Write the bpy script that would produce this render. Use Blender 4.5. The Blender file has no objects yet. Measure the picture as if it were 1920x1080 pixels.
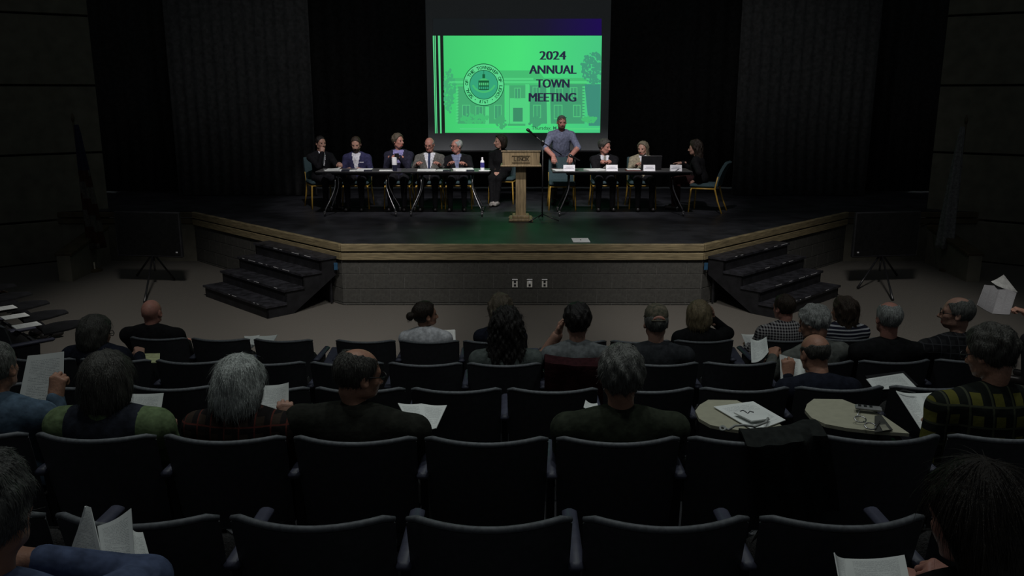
import bpy, math, random
import numpy as np
from mathutils import Vector, Matrix, Euler
random.seed(7); np.random.seed(7)
S = bpy.context.scene
COL = S.collection
PI = math.pi
R_ = math.radians
# ------------------------------------------------------------------ camera
F, PITCH, CAMZ = 1600.0, R_(13.0), 2.88
cam_d = bpy.data.cameras.new('camera'); cam_d.lens = 30.0; cam_d.sensor_width = 36.0; cam_d.clip_end = 200
cam = bpy.data.objects.new('camera', cam_d); COL.objects.link(cam)
cam.location = (0, 0, CAMZ); cam.rotation_euler = (PI/2-PITCH, 0, 0)
S.camera = cam
S.view_settings.view_transform = 'Standard'; S.view_settings.look = 'None'
S.view_settings.gamma = 1.0; S.view_settings.exposure = 0.0; S.view_settings.use_curve_mapping = False
# ------------------------------------------------------------------ world + lights
w = bpy.data.worlds.new('world'); S.world = w; w.use_nodes = True
w.node_tree.nodes['Background'].inputs[0].default_value = (0.85, 0.95, 1.0, 1)
w.node_tree.nodes['Background'].inputs[1].default_value = 0.045
def spot(name, loc, target, power, angle, blend, radius, col=(1, .95, .88)):
    d = bpy.data.lights.new(name, 'SPOT'); d.energy = power; d.spot_size = R_(angle); d.spot_blend = blend
    d.shadow_soft_size = radius; d.color = col
    o = bpy.data.objects.new(name, d); COL.objects.link(o); o.location = loc
    o.rotation_euler = (Vector(target)-Vector(loc)).to_track_quat('-Z', 'Y').to_euler()
    return o
# house downlights over the centre of the hall, and the wash on the panel tables
for x, tx, e_, an in ((-2.5, -3.5, 1050, 44), (.1, .1, 700, 54), (2.75, 3.75, 1050, 44)):
    spot('house_downlight', (x, 6.1, 6.9), (tx, 10.5 if abs(tx) > 1 else 11.1, 0.1), e_, an, .55, .45, (1, .96, .91))
for x in (-2.4, 0.1, 2.6):
    spot('house_downlight', (x, 4.6, 7.0), (x*1.1, 4.8, 0), 140, 84, .9, .16, (.93, 1, .97))
spot('house_downlight', (0, 2.6, 6.8), (0, 3.4, 1), 75, 70, .9, .16, (.93, 1, .97))
for tx, ty, tz_ in ((-2.8, 14.9, 1.5), (-1.6, 14.9, 1.5), (-.5, 14.9, 1.5), (.4, 14.6, 1.5), (1.4, 14.9, 1.5), (2.5, 14.9, 1.5)):
    spot('stage_wash', (tx*.75, 10.25, 6.45), (tx, ty, tz_), 640, 27, .7, .10, (1, .95, .96))
for sx_ in (-1, 1):
    spot('curtain_fill', (sx_*1.8+.2, 12.4, 7.0), (sx_*5.0+.2, 16.9, 1.2), 48, 62, .9, .12, (1, .97, .95))  # added fill spots, no known source, to brighten the dark leg curtains

# ------------------------------------------------------------------ helpers: layout
def W(px, py, Y):
    """point of the hall at depth Y seen at photo position px,py"""
    d = Vector(((px-960)/F, 1, (540-py)/F)); d.rotate(Euler((-PITCH, 0, 0)))
    return Vector((0, 0, CAMZ)) + d*(Y/d.y)
def WZ(px, py, Z):
    d = Vector(((px-960)/F, 1, (540-py)/F)); d.rotate(Euler((-PITCH, 0, 0)))
    return Vector((0, 0, CAMZ)) + d*((Z-CAMZ)/d.z)
CX = 0.14          # centre line of hall
# ------------------------------------------------------------------ helpers: materials
MATS = {}
def nodes_of(m): return m.node_tree.nodes, m.node_tree.links
def mat(name, col, rough=.7, spec=.3, noise=None, bump=None, metal=0.0, col2=None, stretch=None, coat=0):
    if name in MATS: return MATS[name]
    m = bpy.data.materials.new(name); m.use_nodes = True; MATS[name] = m
    N, L = nodes_of(m); b = N['Principled BSDF']
    b.inputs['Roughness'].default_value = rough; b.inputs['Metallic'].default_value = metal
    b.inputs['Specular IOR Level'].default_value = spec
    b.inputs['Base Color'].default_value = (*col, 1)
    if coat: b.inputs['Coat Weight'].default_value = coat
    tc = N.new('ShaderNodeTexCoord'); vec = tc.outputs['Object']
    if stretch:
        mp = N.new('ShaderNodeMapping'); mp.inputs['Scale'].default_value = stretch
        L.new(vec, mp.inputs[0]); vec = mp.outputs[0]
    sc, amt = noise or (18.0, .18)
    nz = N.new('ShaderNodeTexNoise'); nz.inputs['Scale'].default_value = sc; nz.inputs['Detail'].default_value = 4
    L.new(vec, nz.inputs['Vector'])
    cr = N.new('ShaderNodeValToRGB')
    c2 = col2 or tuple(c*(1-amt*1.6) for c in col); c1 = col if col2 else tuple(min(1, c*(1+amt)) for c in col)
    cr.color_ramp.elements[0].position = .3; cr.color_ramp.elements[1].position = .7
    cr.color_ramp.elements[0].color = (*c2, 1); cr.color_ramp.elements[1].color = (*c1, 1)
    L.new(nz.outputs['Fac'], cr.inputs[0]); L.new(cr.outputs[0], b.inputs['Base Color'])
    if bump:
        n2 = N.new('ShaderNodeTexNoise'); n2.inputs['Scale'].default_value = bump[0]; n2.inputs['Detail'].default_value = 3
        L.new(vec, n2.inputs['Vector'])
        bp = N.new('ShaderNodeBump'); bp.inputs['Strength'].default_value = bump[1]; bp.inputs['Distance'].default_value = .02
        L.new(n2.outputs['Fac'], bp.inputs['Height']); L.new(bp.outputs[0], b.inputs['Normal'])
    return m
def cloth(name, col, amt=.22, rough=.9):
    return mat(name, col, rough, .12, (30, amt), (11, .55))
def emit(name, col, strength=1.0):
    if name in MATS: return MATS[name]
    m = bpy.data.materials.new(name); m.use_nodes = True; MATS[name] = m
    N, L = nodes_of(m); N.remove(N['Principled BSDF'])
    e = N.new('ShaderNodeEmission'); e.inputs[0].default_value = (*col, 1); e.inputs[1].default_value = strength
    L.new(e.outputs[0], N['Material Output'].inputs[0]); return m
def srgb(r, g, b):
    f = lambda c: (c/255/12.92) if c/255 <= .04045 else ((c/255+.055)/1.055)**2.4
    return (f(r), f(g), f(b))
def pattern_mat(name, kind, ca, cb, cc=None, scale=40.0, width=.5):
    """checks, plaid or stripes woven into a cloth (object space)"""
    if name in MATS: return MATS[name]
    m = cloth(name, ca); N, L = nodes_of(m); b = N['Principled BSDF']
    tc = N.new('ShaderNodeTexCoord'); sx = N.new('ShaderNodeSeparateXYZ'); L.new(tc.outputs['Object'], sx.inputs[0])
    def band(sock, sc, wd, off=0.0):
        a = N.new('ShaderNodeMath'); a.operation = 'MULTIPLY_ADD'; a.inputs[1].default_value = sc; a.inputs[2].default_value = 50+off
        L.new(sock, a.inputs[0])
        f = N.new('ShaderNodeMath'); f.operation = 'FRACT'; L.new(a.outputs[0], f.inputs[0])
        c = N.new('ShaderNodeMath'); c.operation = 'LESS_THAN'; c.inputs[1].default_value = wd; L.new(f.outputs[0], c.inputs[0])
        return c.outputs[0]
    def mix(fac, A, B):
        x = N.new('ShaderNodeMix'); x.data_type = 'RGBA'
        L.new(fac, x.inputs[0])
        for i, v in ((6, A), (7, B)):
            if isinstance(v, tuple): x.inputs[i].default_value = (*v, 1)
            else: L.new(v, x.inputs[i])
        return x.outputs[2]
    if kind == 'check':
        ad = N.new('ShaderNodeMath'); ad.operation = 'ADD'
        L.new(band(sx.outputs[0], scale, width), ad.inputs[0]); L.new(band(sx.outputs[2], scale, width), ad.inputs[1])
        h = N.new('ShaderNodeMath'); h.operation = 'MULTIPLY'; h.inputs[1].default_value = .5; L.new(ad.outputs[0], h.inputs[0])
        out = mix(h.outputs[0], ca, cb)
    elif kind == 'stripe':
        out = mix(band(sx.outputs[2], scale, width), ca, cb)
    elif kind == 'plaid':
        o1 = mix(band(sx.outputs[0], scale, width), ca, cb)
        o2 = mix(band(sx.outputs[2], scale, width*.8), o1, cb)
        o3 = mix(band(sx.outputs[0], scale, .1, .62), o2, cc)
        out = mix(band(sx.outputs[2], scale, .1, .62), o3, cc)
    L.new(out, b.inputs['Base Color']); return m
def paper_mat(name, col=(.74, .76, .74), lines=34.0, fold=False, ink=(.28, .29, .3)):
    """white sheet with rows of small print (UV space)"""
    if name in MATS: return MATS[name]
    m = mat(name, col, .8, .2, (6, .04)); N, L = nodes_of(m); b = N['Principled BSDF']
    base = b.inputs['Base Color'].links[0].from_socket
    tc = N.new('ShaderNodeTexCoord'); sx = N.new('ShaderNodeSeparateXYZ'); L.new(tc.outputs['UV'], sx.inputs[0])
    def mth(op, a, bb=None, c=None):
        n = N.new('ShaderNodeMath'); n.operation = op
        for i, v in enumerate((a, bb, c)):
            if v is None: continue
            if isinstance(v, (int, float)): n.inputs[i].default_value = v
            else: L.new(v, n.inputs[i])
        return n.outputs[0]
    row = mth('LESS_THAN', mth('FRACT', mth('MULTIPLY', sx.outputs[1], lines)), .42)
    nz = N.new('ShaderNodeTexNoise'); nz.inputs['Scale'].default_value = 1.0; nz.inputs['Detail'].default_value = 2
    mp = N.new('ShaderNodeMapping'); mp.inputs['Scale'].default_value = (38, lines*1.0, 1); L.new(tc.outputs['UV'], mp.inputs[0]); L.new(mp.outputs[0], nz.inputs['Vector'])
    word = mth('GREATER_THAN', nz.outputs['Fac'], .45)
    nz2 = N.new('ShaderNodeTexNoise'); nz2.inputs['Scale'].default_value = 1.0
    mp2 = N.new('ShaderNodeMapping'); mp2.inputs['Scale'].default_value = (1.2, 9, 1); L.new(tc.outputs['UV'], mp2.inputs[0]); L.new(mp2.outputs[0], nz2.inputs['Vector'])
    para = mth('GREATER_THAN', nz2.outputs['Fac'], .42)
    def inside(s, a, c): return mth('MULTIPLY', mth('GREATER_THAN', s, a), mth('LESS_THAN', s, c))
    u = sx.outputs[0]
    if fold: u = mth('FRACT', mth('MULTIPLY', u, 2.0))
    msk = mth('MULTIPLY', mth('MULTIPLY', row, word), mth('MULTIPLY', para, mth('MULTIPLY', inside(u, .12, .88), inside(sx.outputs[1], .1, .9))))
    msk = mth('MULTIPLY', msk, .7)
    x = N.new('ShaderNodeMix'); x.data_type = 'RGBA'; L.new(msk, x.inputs[0]); L.new(base, x.inputs[6]); x.inputs[7].default_value = (*ink, 1)
    L.new(x.outputs[2], b.inputs['Base Color']); return m

# ------------------------------------------------------------------ helpers: meshes
class MB:
    def __init__(s): s.v = []; s.f = []; s.mi = []; s.m = 0
    def add(s, vs, fs):
        o = len(s.v); s.v += [tuple(v) for v in vs]; s.f += [tuple(i+o for i in f) for f in fs]; s.mi += [s.m]*len(fs); return s
    def box(s, c, d, rot=None, bev=0.0, taper=1.0):
        hx, hy, hz = d[0]/2, d[1]/2, d[2]/2; c = Vector(c)
        R = (rot if isinstance(rot, Matrix) else Euler(rot).to_matrix()) if rot is not None else Matrix.Identity(3)
        b = min(bev, hx*.9, hy*.9, hz*.9)
        if b <= 0:
            vs = [(sx*hx*(taper if sz > 0 else 1), sy*hy*(taper if sz > 0 else 1), sz*hz) for sz in (-1, 1) for sy in (-1, 1) for sx in (-1, 1)]
            fs = [(0, 2, 3, 1), (4, 5, 7, 6), (0, 1, 5, 4), (2, 6, 7, 3), (0, 4, 6, 2), (1, 3, 7, 5)]
        else:
            rings = [(-hz, b), (-hz+b, 0), (hz-b, 0), (hz, b)]; vs = []
            for z, i in rings:
                x, y = hx-i, hy-i
                k = b*.6
                vs += [(-x+k, -y, z), (x-k, -y, z), (x, -y+k, z), (x, y-k, z), (x-k, y, z), (-x+k, y, z), (-x, y-k, z), (-x, -y+k, z)]
            fs = [tuple(range(7, -1, -1)), tuple(range(24, 32))]
            for r in range(3):
                for k in range(8):
                    a = r*8+k; q = r*8+(k+1) % 8; fs.append((a, q, q+8, a+8))
        return s.add([c + R @ Vector(v) for v in vs], fs)
    def tube(s, pts, r, n=8, caps=True, flat=1.0):
        pts = [Vector(p) for p in pts]; rs = r if isinstance(r, (list, tuple)) else [r]*len(pts)
        vs = []; fs = []; prev = None
        for i, p in enumerate(pts):
            d = (pts[min(i+1, len(pts)-1)]-pts[max(i-1, 0)]).normalized()
            if prev is None:
                u = d.cross(Vector((0, 0, 1)) if abs(d.z) < .9 else Vector((1, 0, 0))).normalized()
            else:
                u = (prev - d*prev.dot(d)).normalized()
            prev = u; t = d.cross(u)
            for k in range(n):
                a = 2*PI*k/n; vs.append(p + (u*math.cos(a) + t*math.sin(a)*flat)*rs[i])
        for i in range(len(pts)-1):
            for k in range(n):
                a = i*n+k; b = i*n+(k+1) % n; fs.append((a, b, b+n, a+n))
        if caps:
            fs.append(tuple(range(n-1, -1, -1))); fs.append(tuple(range((len(pts)-1)*n, len(pts)*n)))
        return s.add(vs, fs)
    def lathe(s, prof, c=(0, 0, 0), n=16, rot=None):
        c = Vector(c); R = Euler(rot).to_matrix() if rot is not None else Matrix.Identity(3)
        vs = []; fs = []
        for r, z in prof:
            for k in range(n):
                a = 2*PI*k/n; vs.append(c + R @ Vector((r*math.cos(a), r*math.sin(a), z)))
        for i in range(len(prof)-1):
            for k in range(n):
                a = i*n+k; b = i*n+(k+1) % n; fs.append((a, b, b+n, a+n))
        fs.append(tuple(range(n-1, -1, -1))); fs.append(tuple(range((len(prof)-1)*n, len(prof)*n)))
        return s.add(vs, fs)
    def ball(s, c, r, n=10, sq=(1, 1, 1)):
        prof = [(max(1e-4, r*math.sin(PI*i/n)), -r*math.cos(PI*i/n)) for i in range(n+1)]
        o = len(s.v); s.lathe(prof, (0, 0, 0), n*2)
        c = Vector(c)
        for i in range(o, len(s.v)):
            v = s.v[i]; s.v[i] = (c.x+v[0]*sq[0], c.y+v[1]*sq[1], c.z+v[2]*sq[2])
        return s
    def prism(s, poly, z0, z1, xf=None):
        n = len(poly); vs = [(x, y, z0) for x, y in poly] + [(x, y, z1) for x, y in poly]
        if xf: vs = [xf(Vector(v)) for v in vs]
        fs = [tuple(range(n-1, -1, -1)), tuple(range(n, 2*n))]
        for k in range(n): fs.append((k, (k+1) % n, (k+1) % n+n, k+n))
        return s.add(vs, fs)
    def sheet(s, fn, nu, nv, th=0.0):
        """solid sheet: fn(u,v)->point, thickness th along the normal"""
        P = [[Vector(fn(i/nu, j/nv)) for i in range(nu+1)] for j in range(nv+1)]
        def nrm(i, j):
            a = P[j][min(i+1, nu)]-P[j][max(i-1, 0)]; b = P[min(j+1, nv)][i]-P[max(j-1, 0)][i]
            return a.cross(b).normalized()
        A = [P[j][i]+nrm(i, j)*th/2 for j in range(nv+1) for i in range(nu+1)]
        B = [P[j][i]-nrm(i, j)*th/2 for j in range(nv+1) for i in range(nu+1)]
        n = (nu+1)*(nv+1); W1 = nu+1; fs = []
        for j in range(nv):
            for i in range(nu):
                a = j*W1+i; fs.append((a, a+1, a+1+W1, a+W1)); fs.append((a+n, a+W1+n, a+1+W1+n, a+1+n))
        for i in range(nu):
            a = i; fs.append((a, a+n, a+1+n, a+1)); a = nv*W1+i; fs.append((a, a+1, a+1+n, a+n))
        for j in range(nv):
            a = j*W1; fs.append((a, a+W1, a+W1+n, a+n)); a = j*W1+nu; fs.append((a, a+n, a+W1+n, a+W1))
        return s.add(A+B, fs)
    def build(s, name, mats, parent=None, smooth=False, loc=None, rot=None):
        me = bpy.data.meshes.new(name); me.from_pydata(s.v, [], s.f)
        mats = mats if isinstance(mats, (list, tuple)) else [mats]
        for m in mats: me.materials.append(m)
        if len(mats) > 1: me.polygons.foreach_set('material_index', s.mi)
        if smooth: me.polygons.foreach_set('use_smooth', [True]*len(me.polygons))
        me.update()
        return link(name, me, parent, loc, rot)
def link(name, me, parent=None, loc=None, rot=None):
    o = bpy.data.objects.new(name, me); COL.objects.link(o)
    if parent: o.parent = parent
    if loc is not None: o.location = loc
    if rot is not None: o.rotation_euler = rot
    return o
def autosmooth(o, ang=40):
    me = o.data; me.polygons.foreach_set('use_smooth', [True]*len(me.polygons))
    if hasattr(me, 'set_sharp_from_angle'): me.set_sharp_from_angle(angle=R_(ang))
    return o
def tag(o, label, cat=None, group=None):
    o['label'] = label
    if cat: o['category'] = cat
    if group: o['group'] = group
    return o
def structure(o, label=None, cat=None):
    o['kind'] = 'structure'
    if label: o['label'] = label
    if cat: o['category'] = cat
    return o
def empty(name, loc=(0, 0, 0), rz=0, label=None, cat=None, group=None):
    o = bpy.data.objects.new(name, None); COL.objects.link(o); o.location = loc; o.rotation_euler = (0, 0, rz)
    o.empty_display_size = .1
    if label: tag(o, label, cat, group)
    return o
def copy_tree(o, parent=None):
    c = o.copy(); COL.objects.link(c); c.parent = parent
    for ch in o.children: copy_tree(ch, c)
    return c
def text_mesh(txt, size, bold=0.0, space=1.0):
    cu = bpy.data.curves.new('t', 'FONT'); cu.body = txt; cu.size = size; cu.align_x = 'CENTER'; cu.align_y = 'CENTER'
    cu.offset = bold; cu.space_character = space; cu.resolution_u = 4
    o = bpy.data.objects.new('t', cu); COL.objects.link(o)
    dg = bpy.context.evaluated_depsgraph_get()
    me = bpy.data.meshes.new_from_object(o.evaluated_get(dg))
    vs = [v.co.copy() for v in me.vertices]; fs = [tuple(p.vertices) for p in me.polygons]
    bpy.data.objects.remove(o); bpy.data.curves.remove(cu); bpy.data.meshes.remove(me)
    return vs, fs

# ================================================================== materials
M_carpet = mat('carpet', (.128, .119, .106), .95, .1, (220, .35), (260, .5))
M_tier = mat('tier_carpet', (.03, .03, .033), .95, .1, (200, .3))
M_stagefloor = mat('stage_paint', (.024, .025, .030), .42, .45, (3.0, .35), (40, .06))
M_black = mat('black_paint', (.010, .010, .012), .55, .35, (8, .3), (60, .1))
M_curtain = mat('black_curtain', (.040, .040, .040), .95, .05, (14, .2))
M_drape = mat('charcoal_drape', (.095, .095, .095), .95, .05, (14, .2))
M_block = mat('painted_block', (.056, .055, .050), .8, .25, (26, .16), (120, .35))
M_mortar = mat('mortar', (.095, .094, .088), .9, .15, (60, .2))
M_woodtrim = mat('oak_trim', (.20, .160, .09), .5, .4, (5, .3), (30, .1), stretch=(1, 1, 14))
M_lectern = mat('lectern_oak', (.26, .195, .108), .45, .4, (4, .25), None, stretch=(9, 9, 1.2))
M_wall = mat('wall_panel', (.115, .108, .085), .85, .2, (5, .12))
M_walldark = mat('wall_recess', (.006, .006, .005), .9, .1)
M_rail = mat('ledge_wood', (.06, .047, .026), .6, .3, (6, .2))
M_screen = mat('screen_fabric', (.26, .275, .285), .9, .1, (40, .03))
M_rimp = mat('lit_rim', (.13, .138, .15), .55, .35, (60, .2))  # shell plastic made lighter: overhead light on the top edge put into the colour
M_navy = mat('navy_plastic', (.055, .056, .062), .5, .35, (40, .12), (300, .12))
M_navyarm = mat('blue_armrest', (.055, .057, .088), .5, .4, (30, .1))
M_upholst = mat('seat_upholstery', (.035, .034, .034), .95, .08, (120, .25), (200, .3))
M_iron = mat('iron_standard', (.012, .012, .015), .55, .4)
M_beige = mat('beige_laminate', (.40, .385, .29), .45, .4, (30, .05))
M_chrome = mat('chrome', (.34, .34, .35), .26, .5, (10, .02), metal=1.0)
M_gold = mat('yellow_tube', (.44, .27, .045), .4, .5, (12, .12))
M_teal = mat('teal_upholstery', (.042, .070, .078), .9, .12, (90, .15), (150, .2))
M_tabletop = mat('table_laminate', (.085, .085, .085), .3, .5, (20, .08))
M_white = mat('white_card', (.84, .84, .87), .7, .2, (10, .03))
M_whitem = mat('white_metal', (.62, .61, .57), .4, .4, (20, .04))
M_paper = paper_mat('printed_sheet')
M_paper2 = paper_mat('printed_spread', lines=30, fold=True)
M_plain = mat('plain_paper', (.72, .74, .72), .8, .2, (6, .05))
M_ink = mat('ink', (.05, .05, .055), .8, .1)
M_pen = mat('dark_plastic', (.012, .012, .014), .35, .5)
M_scuff = mat('scuffed_edge', (.42, .42, .44), .6, .3, (60, .3))
M_bluetape = mat('blue_tape', (.015, .06, .12), .6, .3)
def skin(name, c): return mat(name, c, .5, .35, (22, .10), (90, .12))
SK = {'fair': skin('skin_fair', (.42, .235, .175)), 'pink': skin('skin_pink', (.43, .20, .155)), 'tan': skin('skin_tan', (.36, .185, .125))}
def hairm(name, c, amt=.35): return mat(name, c, .55, .35, (1, amt), (1, .5), stretch=(150, 150, 22))
HR = {k: hairm('hair_'+k, c) for k, c in dict(dark=(.010, .008, .007), brown=(.035, .022, .014), darkgrey=(.055, .052, .045), grey=(.13, .13, .12),
      silver=(.27, .275, .265), white=(.40, .42, .40), blond=(.22, .17, .10), sandy=(.17, .145, .10), brunette=(.022, .014, .009), ash=(.10, .08, .055)).items()}

# ================================================================== the hall
SZ = 0.856                                    # stage height
Y0, Y1, Y2 = 11.4, 14.55, 18.6
xl, xr = CX-2.46, CX+2.46
dl = Y1-Y0
o = MB().box((0, 16, -.05), (34, 20, .1)); o = o.build('floor', M_carpet); structure(o, 'grey brown carpet in front of the stage', 'floor')
ROWY = {0: 1.32, 1: 2.275, 2: 3.17, 3: 4.43, 4: 5.47, 5: 6.81}
ROWZ = {0: .97, 1: .79, 2: .67, 3: .43, 4: .24, 5: 0.0}
edges = {0: (-1.0, ROWY[1]-.08), 1: (ROWY[1]-.08, ROWY[2]-.08), 2: (ROWY[2]-.08, ROWY[3]-.1), 3: (ROWY[3]-.1, ROWY[4]-.1), 4: (ROWY[4]-.1, ROWY[5]-.12)}
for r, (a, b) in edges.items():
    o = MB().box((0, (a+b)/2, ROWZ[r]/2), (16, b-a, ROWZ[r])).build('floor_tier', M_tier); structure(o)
o = MB().box((0, 6.3, -.04), (34, 1.2, .1)).build('floor_front_row', M_carpet); structure(o)
# stage deck
poly = [(xl, Y0), (xr, Y0), (xr+dl, Y1), (8.2, Y1), (10, Y2), (-10, Y2), (-7.9, Y1), (xl-dl, Y1)]
o = MB().prism(poly, SZ-.03, SZ).build('floor_stage', M_stagefloor); structure(o, 'black painted stage floor', 'stage floor')
# block faces of the stage, each block its own piece
BW, BH = .4064, .2032
bm_cache = {}
def block_mesh(wd, ht):
    k = (round(wd, 3), round(ht, 3))
    if k not in bm_cache:
        m = MB().box((0, 0, 0), (wd-.009, .05, ht-.009), bev=.003); ob = m.build('block', M_block); bm_cache[k] = ob.data; bpy.data.objects.remove(ob)
    return bm_cache[k]
def block_wall(name, p0, p1, ztop, phase, label):
    p0 = Vector((*p0, 0)); p1 = Vector((*p1, 0)); L = (p1-p0).length; a = math.atan2(p1.y-p0.y, p1.x-p0.x)
    root = MB().box((L/2, .055, ztop/2), (L, .10, ztop)).build(name, M_mortar, loc=p0, rot=(0, 0, a)); structure(root, label, 'wall')
    z = ztop; r = 0
    while z > .02:
        ht = min(BH, z); x = -phase if r % 2 == 0 else -phase-BW/2
        while x < L:
            x0, x1 = max(0, x), min(L, x+BW)
            if x1-x0 > .03:
                link('block', block_mesh(x1-x0, ht), root, ((x0+x1)/2, .023, z-ht/2))
            x += BW
        z -= ht; r += 1
    return root
ZT = SZ-.215
block_wall('wall_stage_front', (xl, Y0+.02), (xr, Y0+.02), ZT, .17, 'painted grey block face under the front edge of the stage')
block_wall('wall_stage_left', (xl-dl, Y1+.02), (xl, Y0+.02), ZT, .1, 'painted block face under the left angled edge of the stage')
block_wall('wall_stage_right', (xr, Y0+.02), (xr+dl, Y1+.02), ZT, .2, 'painted block face under the right angled edge of the stage')
def trim(n, p0, p1, z0, z1, out, label):
    p0 = Vector((*p0, 0)); p1 = Vector((*p1, 0)); L = (p1-p0).length; a = math.atan2(p1.y-p0.y, p1.x-p0.x)
    m = MB().box((L/2, -out/2+.02, (z0+z1)/2), (L, out+.04, z1-z0), bev=.006)
    o = m.build('trim_%d' % n, M_woodtrim, loc=p0, rot=(0, 0, a)); structure(o, label, 'trim'); return o
for k, (p0, p1, nm) in enumerate((((xl, Y0), (xr, Y0), 'front'), ((xl-dl, Y1), (xl, Y0), 'left angled'), ((xr, Y0), (xr+dl, Y1), 'right angled'))):
    trim(1+2*k, p0, p1, SZ-.095, SZ+.004, .03, 'upper oak board on the %s edge of the stage' % nm)
    trim(2+2*k, p0, p1, SZ-.215, SZ-.115, .025, 'lower oak board on the %s edge of the stage' % nm)
# wing edge of the stage beside the walls, with a sloping ledge down to the floor
for s, nm in ((-1, 'left'), (1, 'right')):
    a, b = (xl-dl, -7.9) if s < 0 else (xr+dl, 8.2)
    o = MB().box(((a+b)/2, Y1+.06, (SZ-.2)/2), (abs(b-a), .1, SZ-.2)).build('wall_wing_'+nm, M_wall); structure(o)
    n0 = 7 if s < 0 else 9
    for q, (z0, z1) in enumerate(((SZ-.09, SZ), (SZ-.2, SZ-.11))):
        o = MB().box(((a+b)/2, Y1+.02, (z0+z1)/2), (abs(b-a), .08, z1-z0), bev=.006).build('trim_%d' % (n0+q), M_rail); structure(o)
    # sloping ledge (ramp parapet)
    A = W(190 if s < 0 else 1752, 425, Y1-.15); B = W(118 if s < 0 else 1830, 478, 12.9)
    d = B-A; L = d.length; ctr = (A+B)/2
    rotq = d.to_track_quat('X', 'Z').to_matrix()
    root = empty('ramp_parapet', (ctr.x, ctr.y, 0), 0, 'low parapet with sloping wooden cap beside the %s wall' % nm, 'parapet')
    MB().box((0, 0, ctr.z), (L, .26, .06), rot=rotq, bev=.01).build('cap', M_rail, root)
    ux = Vector((d.x, d.y, 0)).normalized(); uy = Vector((-ux.y, ux.x, 0))
    hl = Vector((d.x, d.y, 0)).length/2; vs = []
    for t in (-1, 1):
        for q in (-.1, .1):
            p = ux*hl*t + uy*q; zt = (A.z if t < 0 else B.z)-.02
            vs += [(p.x, p.y, 0), (p.x, p.y, zt)]
    MB().add(vs, [(0, 1, 3, 2), (4, 6, 7, 5), (0, 4, 5, 1), (2, 3, 7, 6), (1, 5, 7, 3), (0, 2, 6, 4)]).build('wall_body', M_wall, root)
# splayed side walls of stacked panels
for s, nm in ((-1, 'left'), (1, 'right')):
    e = Vector((-7.12 if s < 0 else 7.32, 15.0, 0)); u = Vector((s*.80, -.60, 0)); a = math.atan2(u.y, u.x)
    zl = [.0, .72, 1.84, 2.97, 4.11, 5.25, 6.4]
    root = MB().box((3.5, .14*s, 3.3), (7, .1, 6.6)).build('wall_'+nm, M_walldark, loc=e, rot=(0, 0, a)); structure(root, 'dark panelled wall on the %s of the hall' % nm, 'wall')
    for i in range(len(zl)-1):
        MB().box((3.5, .06*s, (zl[i]+zl[i+1])/2), (7, .06, zl[i+1]-zl[i]-.035), bev=.008).build('panel', M_wall, root)
# curtains: pleated cloth
def curtain(name, x0, x1, Y, z0, z1, m, label, pleat=.2, amp=.025):
    n = max(8, int(abs(x1-x0)/pleat*6))
    fn = lambda u, v: (x0+(x1-x0)*u, Y+amp*math.sin(2*PI*u*abs(x1-x0)/pleat)*(1-.25*v)+.02*math.sin(9*u+3), z0+(z1-z0)*v)
    o = MB().sheet(fn, n, 3, .006).build(name, m, smooth=True); tag(o, label, 'curtain'); return o
curtain('backdrop_curtain', -8.5, 8.5, 18.3, SZ+.02, 7.0, M_curtain, 'black backdrop curtain hanging behind the projection screen', .3, .03)
curtain('leg_curtain', -6.6, -3.85, 16.9, SZ+.02, 7.0, M_drape, 'charcoal pleated curtain left of the screen behind the panel table')
curtain('leg_curtain', 4.35, 7.0, 16.9, SZ+.02, 7.0, M_drape, 'charcoal pleated curtain right of the screen behind the end chair')
curtain('wing_curtain', -9.6, -6.3, 17.5, SZ+.02, 7.0, M_curtain, 'black wing curtain beside the left panelled wall', .25)
curtain('wing_curtain', 6.7, 9.8, 17.5, SZ+.02, 7.0, M_curtain, 'black wing curtain beside the right panelled wall', .25)

# ================================================================== projection screen and slide
YS = 16.55
scr = empty('projection_screen', (CX-.04, YS, SZ), 0, 'large projection screen showing a green meeting title slide above the stage', 'screen')
tl, tr, bl, br = W(795, 0, YS), W(1144, 0, YS), W(806, 282, YS), W(1141, 282, YS)
sx0, sx1 = (tl.x+bl.x)/2, (tr.x+br.x)/2; sz0 = bl.z
inv = Vector((CX-.04, YS, SZ))
def SB(): return MB()
def part(mb, name, m, smooth=False):
    o = mb.build(name, m, smooth=smooth); o.parent = scr; o.location = -inv; return o
part(SB().box(((sx0+sx1)/2, YS, (sz0+5.6)/2), (sx1-sx0, .02, 5.6-sz0)), 'fabric', M_screen)
part(SB().box(((sx0+sx1)/2, YS, sz0-.015), (sx1-sx0+.02, .035, .03)), 'bottom_bar', M_black)
def quadpx(mb, x0, y0, x1, y1, lay, xb0=None, xb1=None):
    """flat quad of the slide between photo positions (bottom corners may shift)"""
    xb0 = x0 if xb0 is None else xb0; xb1 = x1 if xb1 is None else xb1
    y = YS-.012-.0012*lay; P = [W(x0, y0, y), W(x1, y0, y), W(xb1, y1, y), W(xb0, y1, y)]
    mb.add(P, [(3, 2, 1, 0)]); return mb
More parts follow.
